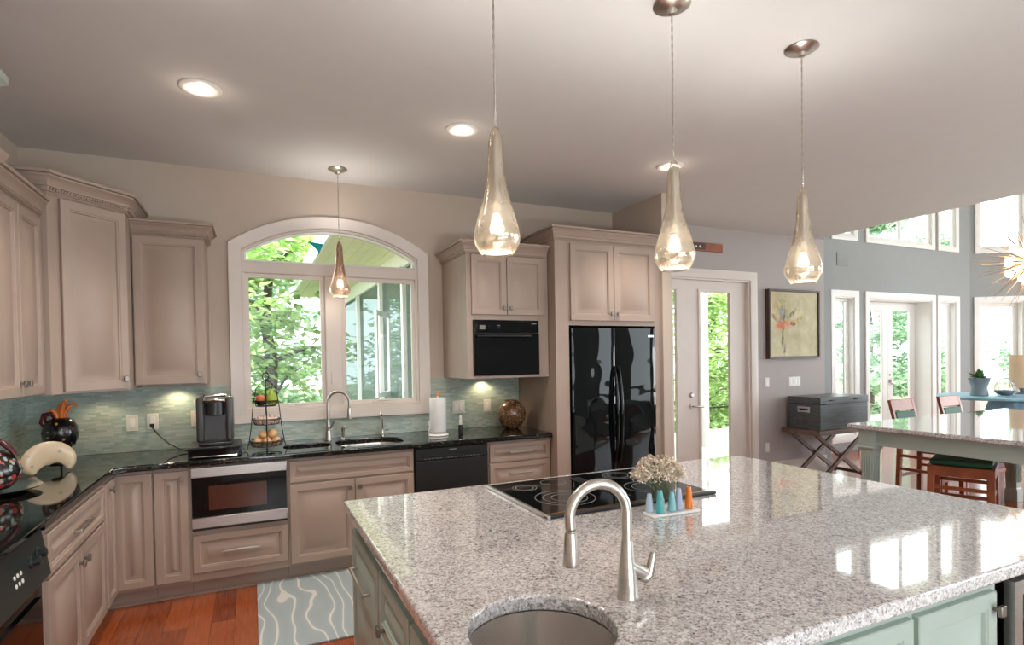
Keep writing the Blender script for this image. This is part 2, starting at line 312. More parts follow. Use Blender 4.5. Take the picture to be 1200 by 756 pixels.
# ---------------------------------------------------------------- mesh helpers
class MB:
    def __init__(s): s.b = bmesh.new(); s.smooth = False
    def box(s, x0, x1, y0, y1, z0, z1, m=None):
        vs = [s.b.verts.new((x, y, z)) for z in (z0, z1) for y in (y0, y1) for x in (x0, x1)]
        if m is not None:
            for v in vs: v.co = m @ v.co
        for f in ((0, 2, 3, 1), (4, 5, 7, 6), (0, 1, 5, 4), (2, 6, 7, 3), (0, 4, 6, 2), (1, 3, 7, 5)): s.b.faces.new([vs[i] for i in f])
        return s
    def loft(s, rings, cap0=True, cap1=True, closed=True):
        R = [[s.b.verts.new(p) for p in r] for r in rings]; n = len(R[0])
        for a, b in zip(R, R[1:]):
            for i in range(n if closed else n-1):
                j = (i+1) % n; s.b.faces.new((a[i], a[j], b[j], b[i]))
        if cap0: s.b.faces.new(R[0][::-1])
        if cap1: s.b.faces.new(R[-1])
        return s
    def lathe(s, prof, c=(0, 0, 0), n=24, m=None, cap=True):
        rings = []
        for r, z in prof:
            ring = [Vector((c[0]+max(r, 1e-4)*math.cos(2*PI*i/n), c[1]+max(r, 1e-4)*math.sin(2*PI*i/n), c[2]+z)) for i in range(n)]
            rings.append([m @ p for p in ring] if m is not None else ring)
        return s.loft(rings, cap, cap)
    def tube(s, pts, r, n=8, cap=True, closed=False):
        pts = [Vector(p) for p in pts]; rs = r if isinstance(r, (list, tuple)) else [r]*len(pts)
        rings = []; prev = None; N = len(pts)
        for i, p in enumerate(pts):
            if closed: t = pts[(i+1) % N]-pts[i-1]
            else: t = pts[min(i+1, N-1)]-pts[max(i-1, 0)]
            t.normalize()
            if prev is None:
                u = t.cross(Vector((0, 0, 1)));
                if u.length < .05: u = t.cross(Vector((0, 1, 0)))
            else: u = prev - t*prev.dot(t)
            u.normalize(); prev = u; w = t.cross(u)
            rings.append([p+rs[i]*(math.cos(2*PI*k/n)*u+math.sin(2*PI*k/n)*w) for k in range(n)])
        if closed: rings.append(rings[0]); return s.loft(rings, False, False)
        return s.loft(rings, cap, cap)
    def ball(s, c, r, sx=1, sy=1, sz=1, seg=14, rings=9, m=None):
        mm = Matrix.Translation(c) @ (m or Matrix()) @ Matrix.Diagonal((r*sx, r*sy, r*sz, 1))
        bmesh.ops.create_uvsphere(s.b, u_segments=seg, v_segments=rings, radius=1, matrix=mm); return s
    def prism(s, poly, z0, z1):
        return s.loft([[Vector((x, y, z0)) for x, y in poly], [Vector((x, y, z1)) for x, y in poly]])
    def sweep(s, path, prof):
        """profile of (outward, z) carried along a plan polyline; outward is to the right of the walk"""
        P = [Vector(p) for p in path]; rings = []
        for i, p in enumerate(P):
            d0 = (P[i]-P[i-1]).normalized() if i else (P[1]-P[0]).normalized()
            d1 = (P[i+1]-P[i]).normalized() if i < len(P)-1 else d0
            n0, n1 = Vector((d0.y, -d0.x)), Vector((d1.y, -d1.x)); b = (n0+n1).normalized(); k = 1/max(.3, b.dot(n0))
            rings.append([Vector((p.x+b.x*k*o, p.y+b.y*k*o, z)) for o, z in prof])
        return s.loft(rings)
    def obj(s, name, mat, parent=None, smooth=None, bevel=0, seg=2, loc=None, rot=None):
        bmesh.ops.recalc_face_normals(s.b, faces=s.b.faces)
        me = bpy.data.meshes.new(name); s.b.to_mesh(me); s.b.free()
        return finish(name, me, mat, parent, smooth, bevel, seg, loc, rot)
def finish(name, me, mat, parent=None, smooth=None, bevel=0, seg=2, loc=None, rot=None):
    o = bpy.data.objects.new(name, me); col.objects.link(o); me.materials.append(M[mat] if isinstance(mat, str) else mat)
    if bevel:
        b = o.modifiers.new('bevel', 'BEVEL'); b.width = bevel; b.segments = seg; b.limit_method = 'ANGLE'; b.angle_limit = math.radians(40)
    if smooth is None: smooth = True
    if smooth:
        for p in me.polygons: p.use_smooth = True
        me.set_sharp_from_angle(angle=math.radians(38))
    if parent: o.parent = parent
    if loc: o.location = loc
    if rot: o.rotation_euler = rot
    return o
def slab(loops, th, bevel=.004, res=2):
    """flat plate with holes; loops lie in XY, plate is centred on z = 0"""
    cu = bpy.data.curves.new('outline', 'CURVE'); cu.dimensions = '2D'; cu.fill_mode = 'BOTH'
    cu.extrude = th/2-bevel; cu.bevel_depth = bevel; cu.bevel_resolution = res; cu.offset = -bevel
    for lp in loops:
        sp = cu.splines.new('POLY'); sp.points.add(len(lp)-1); sp.use_cyclic_u = True
        for q, p in zip(sp.points, lp): q.co = (p[0], p[1], 0, 1)
    o = bpy.data.objects.new('outline', cu); col.objects.link(o); dg = bpy.context.evaluated_depsgraph_get()
    me = bpy.data.meshes.new_from_object(o.evaluated_get(dg)); me.materials.clear()
    bpy.data.objects.remove(o); bpy.data.curves.remove(cu); return me
def rrect(x0, x1, y0, y1, r, n=6):
    p = []
    rr = r if isinstance(r, (tuple, list)) else (r,)*4
    for (cx, cy, a, q) in ((x1, y1, 0, 0), (x0, y1, 1, 1), (x0, y0, 2, 2), (x1, y0, 3, 3)):
        k = rr[q]; ox = cx-k if a in (0, 3) else cx+k; oy = cy-k if a in (0, 1) else cy+k
        if k <= 0: p.append((cx, cy)); continue
        for i in range(n+1):
            t = PI/2*(a+i/n); p.append((ox+k*math.cos(t), oy+k*math.sin(t)))
    return p
def circ(cx, cy, r, n=40, ry=None): return [(cx+r*math.cos(2*PI*i/n), cy+(ry or r)*math.sin(2*PI*i/n)) for i in range(n)]
def thing(name, label, cat, loc=(0, 0, 0), rz=0, group=None, kind=None):
    o = bpy.data.objects.new(name, None); col.objects.link(o); o.empty_display_size = .1
    o.location = loc; o.rotation_euler = (0, 0, rz); tag(o, label, cat, group, kind); return o
def tag(o, label=None, cat=None, group=None, kind=None):
    if label: o['label'] = label
    if cat: o['category'] = cat
    if group: o['group'] = group
    if kind: o['kind'] = kind
    return o
def copy_thing(root, loc=None, rz=None, label=None, group=None):
    r = root.copy(); col.objects.link(r)
    if loc is not None: r.location = loc
    if rz is not None: r.rotation_euler = (0, 0, rz)
    if label: r['label'] = label
    if group: r['group'] = group
    for ch in root.children:
        c = ch.copy(); col.objects.link(c); c.parent = r
        for g in ch.children:
            d = g.copy(); col.objects.link(d); d.parent = c
    return r
def struct(o, label=None, cat=None):
    o['kind'] = 'structure'
    if label: o['label'] = label
    if cat: o['category'] = cat
    return o

# ---------------------------------------------------------------- shell
LW, BW, DW_, CE = -1.40, 4.84, 4.95, 3.02
GX, BAY = 6.65, 5.80
def wallbox(name, b, mat, label, cat='wall'):
    o = MB().box(*b).obj(name, mat, smooth=False); return struct(o, label, cat)
struct(MB().prism([(-1.55, -3.5), (14.6, -3.5), (14.6, 4.4), (11.95, 6.08), (6.75, 6.08), (6.75, 5.1), (-1.55, 5.1)], -.12, 0).obj('floor', 'floor', smooth=False), 'red-brown plank floor running through kitchen and great room', 'floor')
wallbox('ceiling', (-1.55, GX, -3.5, 5.1, CE, CE+.2), 'ceil', 'flat pale kitchen ceiling with recessed lights', 'ceiling')
wallbox('wall_left', (-1.55, LW, -3.5, 5.0, 0, CE), 'wall', 'warm grey wall left of the kitchen behind range and corner cabinets')
# back wall with arched window opening: drawn in X,Z then stood up
WX0, WX1, WZ0, WZS, WZA = -.055, 1.335, 1.165, 2.42, 2.63
def arch(x0, x1, z0, zs, za, n=28):
    w = (x1-x0)/2; h = za-zs; R = (w*w+h*h)/(2*h); cx, cz = (x0+x1)/2, za-R; a = math.asin(w/R)
    return [(x0, z0), (x1, z0)] + [(cx+R*math.sin(a-2*a*i/n), cz+R*math.cos(a-2*a*i/n)) for i in range(n+1)]
def stand(me, y, th):  # plate drawn in x,z stands in the plane y..y+th
    me.transform(Matrix.Translation((0, y+th/2, 0)) @ Matrix.Rotation(PI/2, 4, 'X')); return me
me = stand(slab([[(LW-.15, 0), (3.5, 0), (3.5, CE), (LW-.15, CE)], arch(WX0, WX1, WZ0, WZS, WZA)], .16, 0), BW, .16)
struct(finish('wall_back', me, 'wall', smooth=False), 'warm grey kitchen wall holding the arched window', 'wall')
wallbox('wall_stub', (3.40, 3.50, 4.07, BW, 0, CE), 'wall', 'short wall end closing the refrigerator alcove')
me = stand(slab([[(3.5, 0), (6.78, 0), (6.78, CE), (3.5, CE)], [(4.05, .001), (5.45, .001), (5.45, 2.43), (4.05, 2.43)]], .16, 0), DW_, .16)
struct(finish('wall_patio', me, 'wallp', smooth=False), 'grey wall with the glazed patio door and the painting', 'wall')
wallbox('wall_return', (6.78, 6.90, 4.95, BAY+.3, 0, 5.3), 'wallg', 'return wall between patio door wall and bay')
wallbox('wall_upper', (GX-.12, GX, -3.5, 5.1, CE+.2, 5.3), 'wallg', 'upper great room wall above the kitchen ceiling edge')
# bay wall with openings
bay_lo = [(8.17, 8.63), (8.99, 10.68), (10.93, 11.40)]
def rect(a, b, c, d): return [(a, c), (b, c), (b, d), (a, d)]
def bay_piece(name, label, x0, x1, z0, z1, th, holes):
    me = stand(slab([rect(x0, x1, z0, z1)]+[rect(*h) for h in holes], th, 0), BAY, th)
    struct(finish(name, me, 'wallg', smooth=False), label, 'wall')
bay_piece('wall_bay_left', 'grey bay wall around the narrow window left of the French doors', 6.78, 8.80, 0, 3.0, .14, [(8.17, 8.63, .25, 2.42)])
bay_piece('wall_bay_middle', 'grey bay wall around the French doors', 8.80, 10.80, 0, 3.0, .31, [(8.99, 10.68, .001, 2.42)])
bay_piece('wall_bay_right', 'grey bay wall around the narrow window right of the French doors', 10.80, 11.86, 0, 3.0, .14, [(10.93, 11.40, .25, 2.42)])
bay_piece('wall_bay_upper', 'tall grey upper bay wall with three clerestory windows', 6.78, 11.86, 3.0, 5.3, .06, [(a, b, 3.38, 4.7) for a, b in bay_lo])
FA = math.radians(-32)   # the next facet of the bay
for (nm, lab, z0, z1, th, hs) in (('wall_bay_side', 'angled grey wall of the bay at the right edge', 0, 3.0, .2, [(.16, .88, .25, 2.42), (1.4, 2.4, .25, 2.42)]),
        ('wall_bay_side_upper', 'upper angled grey wall of the bay around the bright clerestory window', 3.0, 5.3, .06, [(.16, .86, 3.38, 4.7), (1.4, 2.4, 3.38, 4.7)])):
    me = slab([rect(0, 2.7, z0, z1)]+[rect(*h) for h in hs], th, 0)
    me.transform(Matrix.Translation((11.86, BAY, 0)) @ Matrix.Rotation(FA, 4, 'Z') @ Matrix.Translation((0, th/2, 0)) @ Matrix.Rotation(PI/2, 4, 'X'))
    struct(finish(nm, me, 'wallg', smooth=False), lab, 'wall')
ex, ey = 11.86+2.7*math.cos(FA), BAY+2.7*math.sin(FA)
me = slab([[(-3.5, 0), (ey, 0), (ey, 5.3), (-3.5, 5.3)], rect(-1.8, 3.3, .6, 4.6)], .2, 0)
me.transform(Matrix.Translation((ex+.1, 0, 0)) @ Matrix(((0, 0, 1, 0), (1, 0, 0, 0), (0, 1, 0, 0), (0, 0, 0, 1))))
struct(finish('wall_right', me, 'wallg', smooth=False), 'far right great room wall with a large opening', 'wall')
me = stand(slab([[(LW-.15, 0), (14.4, 0), (14.4, 5.3), (LW-.15, 5.3)], rect(-.1, 3.3, .8, 2.7), rect(7.5, 12.1, .8, 4.4)], .16, 0), -3.3, .16)
struct(finish('wall_rear', me, 'wallg', smooth=False), 'rear wall behind the viewer with window openings', 'wall')
wallbox('ceiling_great_room', (GX-.12, 14.6, -3.5, 7.4, 5.3, 5.45), 'ceil', 'high ceiling over the great room', 'ceiling')
wallbox('baseboard_patio', (5.56, 6.78, DW_-.02, DW_, 0, .22), 'trim', 'tall white baseboard under the painting', 'baseboard')
for i, (a, b) in enumerate(((6.9, 8.07), (8.73, 8.88), (10.79, 10.83), (11.5, 11.8))):
    wallbox('baseboard_bay', (a, b, BAY-.02, BAY, 0, .16), 'trim', 'white baseboard of the bay wall', 'baseboard')

# ---- windows
def casing_strip(mb, pts, prof, closed=False):
    """profile (out, depth) mitred along a polyline in x,z ; out is to the left of the walk, depth is -y"""
    P = [Vector(p) for p in pts]; rings = []; N = len(P)
    for i in range(N):
        if closed: d0, d1 = (P[i]-P[i-1]).normalized(), (P[(i+1) % N]-P[i]).normalized()
        else:
            d0 = (P[i]-P[i-1]).normalized() if i else (P[1]-P[0]).normalized(); d1 = (P[i+1]-P[i]).normalized() if i < N-1 else d0
        n0, n1 = Vector((d0.y, -d0.x)), Vector((d1.y, -d1.x)); b = (n0+n1).normalized(); k = 1/max(.35, b.dot(n0))
        rings.append([Vector((P[i].x+b.x*k*o, -d, P[i].y+b.y*k*o)) for o, d in prof])
    if closed: rings.append([v.copy() for v in rings[0]]); mb.loft(rings, False, False)
    else: mb.loft(rings)
    return mb
CAS = [(0, 0), (0, .018), (.012, .024), (.05, .026), (.07, .034), (.09, .036), (.095, .03), (.095, 0)]
w = thing('window_1', 'large arched kitchen window over the sink with two sashes and a curved transom', 'window', (0, BW, 0), kind='structure')
op = arch(WX0, WX1, WZ0, WZS, WZA)
casing_strip(MB(), op, CAS, True).obj('casing', 'trim', w)
# jamb lining, transom bar, mullion, frames
jm = MB(); o2 = arch(WX0+.001, WX1-.001, WZ0+.001, WZS, WZA-.001)
casing_strip(jm, o2, [(0, 0), (0, -.14), (-.018, -.14), (-.018, 0)], True); jm.obj('jamb', 'trim', w)
MB().box(WX0-.004, WX1+.004, -.004, .12, 2.245, 2.335).obj('transom_bar', 'trim', w, bevel=.006)
MB().box(.555, .69, .005, .12, WZ0, 2.245).obj('mullion', 'trim', w, bevel=.008)
def sash(x0, x1, z0, z1, parent, y0=.03, y1=.07, fw=.035, mat='trim', gy=.05):
    m_ = MB(); casing_strip(m_, rect(x0, x1, z0, z1), [(0, -y0), (-fw, -y0-.006), (-fw, -y1), (0, -y1)], True)
    o = m_.obj('sash', mat, parent)
    MB().box(x0+fw-.003, x1-fw+.003, gy, gy+.004, z0+fw-.003, z1-fw+.003).obj('pane', 'glass', o, smooth=False); return o
sash(WX0+.012, .558, WZ0+.012, 2.25, w); sash(.687, WX1-.012, WZ0+.012, 2.25, w)
ta = arch(WX0+.012, WX1-.012, 2.33, WZS, WZA-.012)
casing_strip(MB(), ta, [(0, -.03), (-.022, -.036), (-.022, -.06), (0, -.06)], True).obj('transom_sash', 'white', w)
finish('transom_pane', stand(slab([arch(WX0+.03, WX1-.03, 2.345, WZS-.005, WZA-.03)], .004, 0), .045, .004), 'glass', w, smooth=False)
for cx in (.31, .98):
    m_ = MB().box(cx-.05, cx+.05, .0, .03, WZ0+.018, WZ0+.03).tube([(cx, .01, WZ0+.035), (cx+.02, -.005, WZ0+.04), (cx+.09, -.008, WZ0+.037)], .006, 6)
    m_.obj('window_crank', 'trim', w, bevel=.003)
MB().box(.595, .607, -.004, .006, 1.36, 1.46).obj('sash_lock', 'trim', w, bevel=.002)

def cased_opening(name, label, cat, loc, rz, x0, x1, z0, z1, depth, glasses, cas=.1, doors=False, sill=False):
    """jamb lining and casing in a deep opening, with sashes at its back"""
    t = thing(name, label, cat, loc, rz, kind='structure')
    pr = [(0, 0), (0, .02), (.03, .026), (cas-.02, .03), (cas, .026), (cas, 0)]
    m_ = MB()
    casing_strip(m_, rect(x0, x1, z0, z1) if not doors else [(x1, z0), (x1, z1), (x0, z1), (x0, z0)], pr if not doors else pr, not doors)
    m_.obj('casing', 'trim2', t)
    j = MB()
    casing_strip(j, rect(x0+.001, x1-.001, z0+.001, z1-.001) if not doors else [(x1-.001, z0), (x1-.001, z1-.001), (x0+.001, z1-.001), (x0+.001, z0)], [(0, 0), (0, -depth-.06), (-.015, -depth-.06), (-.015, 0)], not doors)
    j.obj('jamb', 'trim2', t)
    for (a, b, c, d, st, kindn) in glasses:
        m_ = MB(); casing_strip(m_, rect(a, b, c, d), [(0, -depth), (-st+.01, -depth), (-st, -depth-.01), (-st, -depth-.04), (0, -depth-.04)], True)
        s_ = m_.obj(kindn, 'trim2', t)
        MB().box(a+st-.004, b-st+.004, depth+.018, depth+.022, c+st-.004, d-st+.004).obj('pane', 'glass', s_, smooth=False)
    return t
bl = (0, BAY, 0)
cased_opening('window_2', 'narrow tall window left of the French doors', 'window', bl, 0, 8.17, 8.63, .25, 2.42, .08, [(8.18, 8.62, .26, 2.41, .055, 'sash')])
fd = cased_opening('door_1', 'white French doors with tall glass panes in the bay', 'door', bl, 0, 8.99, 10.68, .001, 2.42, .26, [(9.12, 9.90, .03, 2.4, .14, 'door_leaf'), (9.905, 10.665, .03, 2.4, .14, 'door_leaf')], doors=True)
MB().box(9.94, 9.985, .22, .26, 1.02, 1.08).tube([(9.962, .24, 1.0), (9.962, .2, 1.0), (10.05, .2, 1.0)], .009, 8).obj('door_handle', 'nickel', fd)
MB().lathe([(.02, -.01), (.02, .01)], m=Matrix.Translation((9.962, .25, 1.16)) @ Matrix.Rotation(PI/2, 4, 'X'), n=16).obj('deadbolt', 'nickel', fd)
cased_opening('window_3', 'narrow tall window right of the French doors', 'window', bl, 0, 10.93, 11.40, .25, 2.42, .08, [(10.94, 11.39, .26, 2.41, .055, 'sash')])
for (nm, a, b, lab) in (('window_4', 8.17, 8.63, 'small clerestory window above the narrow left window'), ('window_6', 10.93, 11.40, 'narrow clerestory window above the narrow right window')):
    cased_opening(nm, lab, 'window', bl, 0, a, b, 3.38, 4.7, .01, [(a+.01, b-.01, 3.39, 4.69, .03, 'sash')], cas=.08)
cased_opening('window_5', 'wide two-pane clerestory window above the French doors', 'window', bl, 0, 8.99, 10.68, 3.38, 4.7, .01, [(9.0, 9.83, 3.39, 4.69, .03, 'sash'), (9.84, 10.67, 3.39, 4.69, .03, 'sash')], cas=.08)
fl = (11.86, BAY, 0)
cased_opening('window_7', 'wide tall window in the angled bay wall behind the blue table', 'window', fl, FA, .16, .88, .25, 2.42, .12, [(.17, .87, .26, 2.41, .08, 'sash')])
cased_opening('window_8', 'large bright clerestory window in the angled bay wall', 'window', fl, FA, .16, .86, 3.38, 4.7, .01, [(.17, .85, 3.39, 4.69, .03, 'sash')], cas=.08)
cased_opening('window_9', 'tall window at the right edge of the bay', 'window', fl, FA, 1.4, 2.4, .25, 2.42, .12, [(1.42, 2.38, .27, 2.4, .1, 'sash')])
cased_opening('window_10', 'clerestory window at the right edge of the bay', 'window', fl, FA, 1.4, 2.4, 3.38, 4.7, .01, [(1.41, 2.39, 3.39, 4.69, .03, 'sash')], cas=.08)
# rear windows (seen in the reflections)
rw = thing('window_11', 'rear kitchen window with muntins behind the viewer', 'window', (0, -3.14, 0), kind='structure')
m_ = MB()
for k in range(7): x = -.1+k*3.4/6; m_.box(x-.025, x+.025, -.06, -.02, .8, 2.7)
for z in (.8, 1.43, 2.06, 2.7): m_.box(-.1, 3.3, -.055, -.025, z-.02, z+.02)
m_.obj('muntins', 'trim', rw); 
# patio door
pd = thing('door_2', 'white patio door with a tall narrow glass pane and sidelite beside the refrigerator', 'door', (0, DW_, 0), kind='structure')
casing_strip(MB(), [(5.45, 0), (5.45, 2.43), (4.05, 2.43), (4.05, 0)], [(0, 0), (0, .02), (.03, .026), (.08, .03), (.1, .026), (.1, 0)]).obj('casing', 'trim', pd)
casing_strip(MB(), [(5.449, 0), (5.449, 2.429), (4.051, 2.429), (4.051, 0)], [(0, 0), (0, -.14), (-.02, -.14), (-.02, 0)]).obj('jamb', 'trim', pd)
m_ = MB(); casing_strip(m_, rect(4.185, 4.473, .02, 2.41), [(0, -.03), (-.120, -.03), (-.120, -.07), (0, -.07)], True); o = m_.obj('sidelite', 'trim', pd)
MB().box(4.29, 4.37, .048, .052, .12, 2.31).obj('pane', 'glass', o, smooth=False)
# the leaf
MB().box(4.07, 4.184, .03, .07, .02, 2.41).obj('side_panel', 'trim', pd, smooth=False)
m_ = MB()
DX0, DX1, GX0, GX1 = 4.475, 5.43, 4.70, 5.18
m_.box(DX0, GX0, .05, .09, .02, 2.41).box(GX1, DX1, .05, .09, .02, 2.41).box(GX0, GX1, .05, .09, .02, .26).box(GX0, GX1, .05, .09, 2.29, 2.41)
leaf = m_.obj('door_leaf', 'trim', pd, smooth=False)
casing_strip(MB(), rect(GX0, GX1, .26, 2.29), [(.02, -.05), (.015, -.035), (-.012, -.035), (-.018, -.05)], True).obj('glazing_bead', 'trim', leaf)
MB().box(GX0, GX1, .068, .072, .26, 2.29).obj('pane', 'glass', leaf, smooth=False)
MB().lathe([(.028, -.012), (.03, 0), (.022, .012)], m=Matrix.Translation((4.575, .04, 1.09)) @ Matrix.Rotation(PI/2, 4, 'X'), n=20).obj('deadbolt', 'nickel', pd)
MB().lathe([(.028, -.01), (.028, .005)], m=Matrix.Translation((4.575, .04, .96)) @ Matrix.Rotation(PI/2, 4, 'X'), n=20).tube([(4.575, .04, .96), (4.575, -.01, .96), (4.60, -.02, .96), (4.69, -.02, .952)], .010, 8).obj('door_handle', 'nickel', pd)

# ---------------------------------------------------------------- cabinets
def panel_ring(mb, x0, x1, z0, z1, t=.02, fr=.055, raised=True):
    st = [(0, 0), (0, t-.003), (.003, t)]
    if fr and min(x1-x0, z1-z0) > 2*fr+.05:
        st += [(fr-.006, t), (fr-.003, t-.004), (fr+.003, t-.005), (fr+.007, t-.014), (fr+.014, t-.014)]
        if raised:
            k = min(.034, (min(x1-x0, z1-z0)/2-fr-.016)*.7); st += [(fr+.014+k, t-.003), (fr+.017+k, t-.001)]
    rings = [[Vector((x0+i, -d, z0+i)), Vector((x1-i, -d, z0+i)), Vector((x1-i, -d, z1-i)), Vector((x0+i, -d, z1-i))] for i, d in st]
    mb.loft(rings); return mb
def knob(parent, x, z, mat='knob', y=-.02):
    MB().box(x-.006, x+.006, y-.018, y, z-.006, z+.006).box(x-.014, x+.014, y-.028, y-.016, z-.017, z+.017).obj('knob', mat, parent, bevel=.003)
def pull(parent, x0, x1, z, mat='nickel', y=-.02, d=.032):
    MB().box(x0, x1, y-d, y-d+.011, z-.007, z+.007).box(x0+.004, x0+.016, y-d+.008, y, z-.006, z+.006).box(x1-.016, x1-.004, y-d+.008, y, z-.006, z+.006).obj('handle', mat, parent, bevel=.003)
def cabinet(name, label, cat, loc, rz, w, d, z0, z1, items, mat='cab', group=None, toe=0.0, top=False, opening=None, frame=.02):
    t = thing(name, label, cat, loc, rz, group); m_ = MB(); e = .0008
    zb = z0
    m_.box(e, .018, frame, d, zb, z1).box(w-.018, w-e, frame, d, zb, z1).box(.018, w-.018, d-.012, d, zb, z1).box(.018, w-.018, frame, d-.012, zb, zb+.018)
    if top: m_.box(.018, w-.018, frame, d-.012, z1-.018, z1)
    if opening:
        a, b, c, f = opening
        m_.box(e, a, 0, frame, zb, z1).box(b, w-e, 0, frame, zb, z1).box(a, b, 0, frame, zb, c).box(a, b, 0, frame, f, z1)
    else: m_.box(e, w-e, 0, frame, zb, z1)
    m_.obj('body', mat, t, smooth=False)
    if toe: 
        MB().box(e, w-e, .07, .09, 0.0, zb).box(e, w-e, .06, .07, 0.0, .018).obj('toe_kick', mat, t, smooth=False)
    for it in items:
        k, x0, x1, a, b = it[:5]; hw = it[5] if len(it) > 5 else None
        fr = .052 if k == 'door' else (.036 if (b-a) < .2 else .045)
        q = panel_ring(MB(), x0, x1, a, b, fr=fr).obj(k, mat, t)
        if hw and hw[0] == 'knob': knob(q, hw[1], hw[2])
        if hw and hw[0] == 'pull': pull(q, hw[1], hw[2], hw[3])
    return t
TOP = .874
# left run, face X=-.80 ; local x -> +Y
cabinet('base_cabinet', 'taupe base cabinet beside the range with one wide drawer above two doors', 'cabinet', (-.80, 2.862, 0), PI/2, 1.035, .58, .11, TOP,
        [('drawer', .055, 1.025, .665, .845, ('pull', .42, .66, .755)), ('door', .055, .535, .13, .65, ('knob', .495, .58)), ('door', .54, 1.025, .13, .65, ('knob', .58, .58))], toe=1)
# corner unit
t = thing('corner_base_cabinet', 'taupe corner base cabinet with two tall doors meeting in the inner corner', 'cabinet', (-.80, 4.22, 0))
m_ = MB(); m_.box(-.02, 0, -.322, .02, .11, TOP).box(0, .209, 0, .02, .11, TOP).box(-.58, -.02, -.322, -.304, .11, TOP).box(.191, .209, .02, .6, .11, TOP).box(-.58, .19, .58, .6, .11, TOP)
m_.obj('body', 'cab', t, smooth=False)
MB().box(-.09, -.07, -.322, .09, 0, .11).box(-.09, .209, .07, .09, 0, .11).box(-.07, -.06, -.322, .06, 0, .018).box(-.06, .209, .06, .07, 0, .018).obj('toe_kick', 'cab', t, smooth=False)
a = panel_ring(MB(), 0, .24, .13, .85, fr=.05).obj('door', 'cab', t, loc=(0, -.29, 0), rot=(0, 0, PI/2)); knob(a, .10, .80)
b = panel_ring(MB(), .0, .205, .13, .85, fr=.05).obj('door', 'cab', t)
# back run, face Y=4.22
cabinet('base_cabinet', 'narrow taupe pull-out base cabinet left of the microwave drawer', 'cabinet', (-.59, 4.22, 0), 0, .205, .6, .11, TOP, [('door', .006, .196, .13, .85, ('knob', .165, .80))], toe=1)
mcab = cabinet('base_cabinet', 'taupe base cabinet housing the microwave above one drawer with a long bar handle', 'cabinet', (-.385, 4.22, 0), 0, .595, .6, .11, TOP,
        [('drawer', .01, .585, .165, .415, ('pull', .18, .41, .30))], toe=1, opening=(.012, .583, .45, .862))
cabinet('sink_base_cabinet', 'wide taupe sink base cabinet with false front above two doors', 'cabinet', (.21, 4.22, 0), 0, .90, .6, .11, TOP,
        [('drawer', .012, .89, .70, .85), ('door', .012, .452, .13, .685, ('knob', .42, .63)), ('door', .457, .89, .13, .685, ('knob', .49, .63))], toe=1)
cabinet('drawer_cabinet', 'taupe drawer cabinet between the dishwasher and the refrigerator', 'cabinet', (1.72, 4.22, 0), 0, .575, .6, .11, TOP,
        [('drawer', .012, .56, .70, .85, ('pull', .18, .39, .775)), ('drawer', .012, .56, .42, .69, ('pull', .18, .39, .60)), ('drawer', .012, .56, .13, .41, ('pull', .18, .39, .30))], toe=1)
# crown helper
def crown(parent, path, z0, z1, out=.065, beads=True, mat='cab'):
    h = z1-z0
    pr = [(0, z0), (.008, z0), (.012, z0+.06*h), (.008, z0+.12*h), (.016, z0+.13*h), (.016, z0+.32*h), (.024, z0+.33*h), (.026, z0+.40*h), (.020, z0+.41*h), (.026, z0+.52*h), (.036, z0+.65*h), (out-.014, z0+.74*h), (out-.012, z0+.80*h), (out-.018, z0+.805*h), (out-.018, z0+.83*h), (out-.002, z0+.84*h), (out, z0+.87*h), (out, z1-.003), (out-.003, z1), (0, z1)]
    c = MB().sweep(path, pr).obj('crown', mat, parent)
    if beads:
        m_ = MB()
        for p, q in zip(path, path[1:]):
            p, q = Vector(p), Vector(q); d = (q-p); L = d.length; d.normalize(); n = Vector((d.y, -d.x))
            k = max(1, int(L/.016))
            for i in range(k):
                c_ = p+d*((i+.5)*L/k)+n*.021
                mm = Matrix.Translation((c_.x, c_.y, z0+.24*h)) @ Matrix.Rotation(math.atan2(d.y, d.x), 4, 'Z') @ Matrix.Rotation(.6, 4, 'Y')
                m_.box(-.004, .004, -.004, .006, -.009, .009, mm)
        m_.obj('rope_moulding', mat, c, smooth=False)['kind'] = 'stuff'
    return c
# upper cabinets
u = cabinet('wall_cabinet', 'taupe three-door wall cabinet on the left wall at the frame edge', 'cabinet', (-1.07, 2.915, 0), PI/2, 1.055, .328, 1.385, 2.40,
        [('door', .015, .355, 1.39, 2.365), ('door', .362, .70, 1.39, 2.365, ('knob', .67, 1.455)), ('door', .706, 1.04, 1.39, 2.365, ('knob', .74, 1.455))], top=True)
crown(u, [(0, -0.0), (1.055, -0.0)][::1], 2.37, 2.485)
t = thing('corner_wall_cabinet', 'tall taupe corner wall cabinet with one angled raised-panel door', 'cabinet', (0, 0, 0))
A, B = (-1.0, 4.035), (-.72, 4.345)
poly = [(-1.399, 3.985), (-1.03, 3.985), A, B, (-.752, 4.838), (-1.399, 4.838)]
poly = [(-1.399, 3.985), (-1.03, 3.985), A, B, (-.72, 4.838), (-1.399, 4.838)]
MB().prism(poly, 1.38, 2.62).obj('body', 'cab', t, smooth=False)
L = (Vector(B)-Vector(A)).length; an = math.atan2(B[1]-A[1], B[0]-A[0])
dd = panel_ring(MB(), .012, L-.012, 1.39, 2.505, fr=.055).obj('door', 'cab', t, loc=(A[0], A[1], 0), rot=(0, 0, an)); knob(dd, L-.05, 1.455)
crown(t, [(-1.39, 3.985), (-1.03, 3.985), A, B, (-.72, 4.83)], 2.515, 2.64)
t = cabinet('wall_cabinet', 'single-door taupe wall cabinet left of the arched window', 'cabinet', (-.718, 4.51, 0), 0, .432, .328, 1.40, 2.44, [('door', .008, .42, 1.405, 2.41, ('knob', .39, 1.47))], top=True)
crown(t, [(.0, 0), (.432, 0), (.432, .325)], 2.42, 2.515)
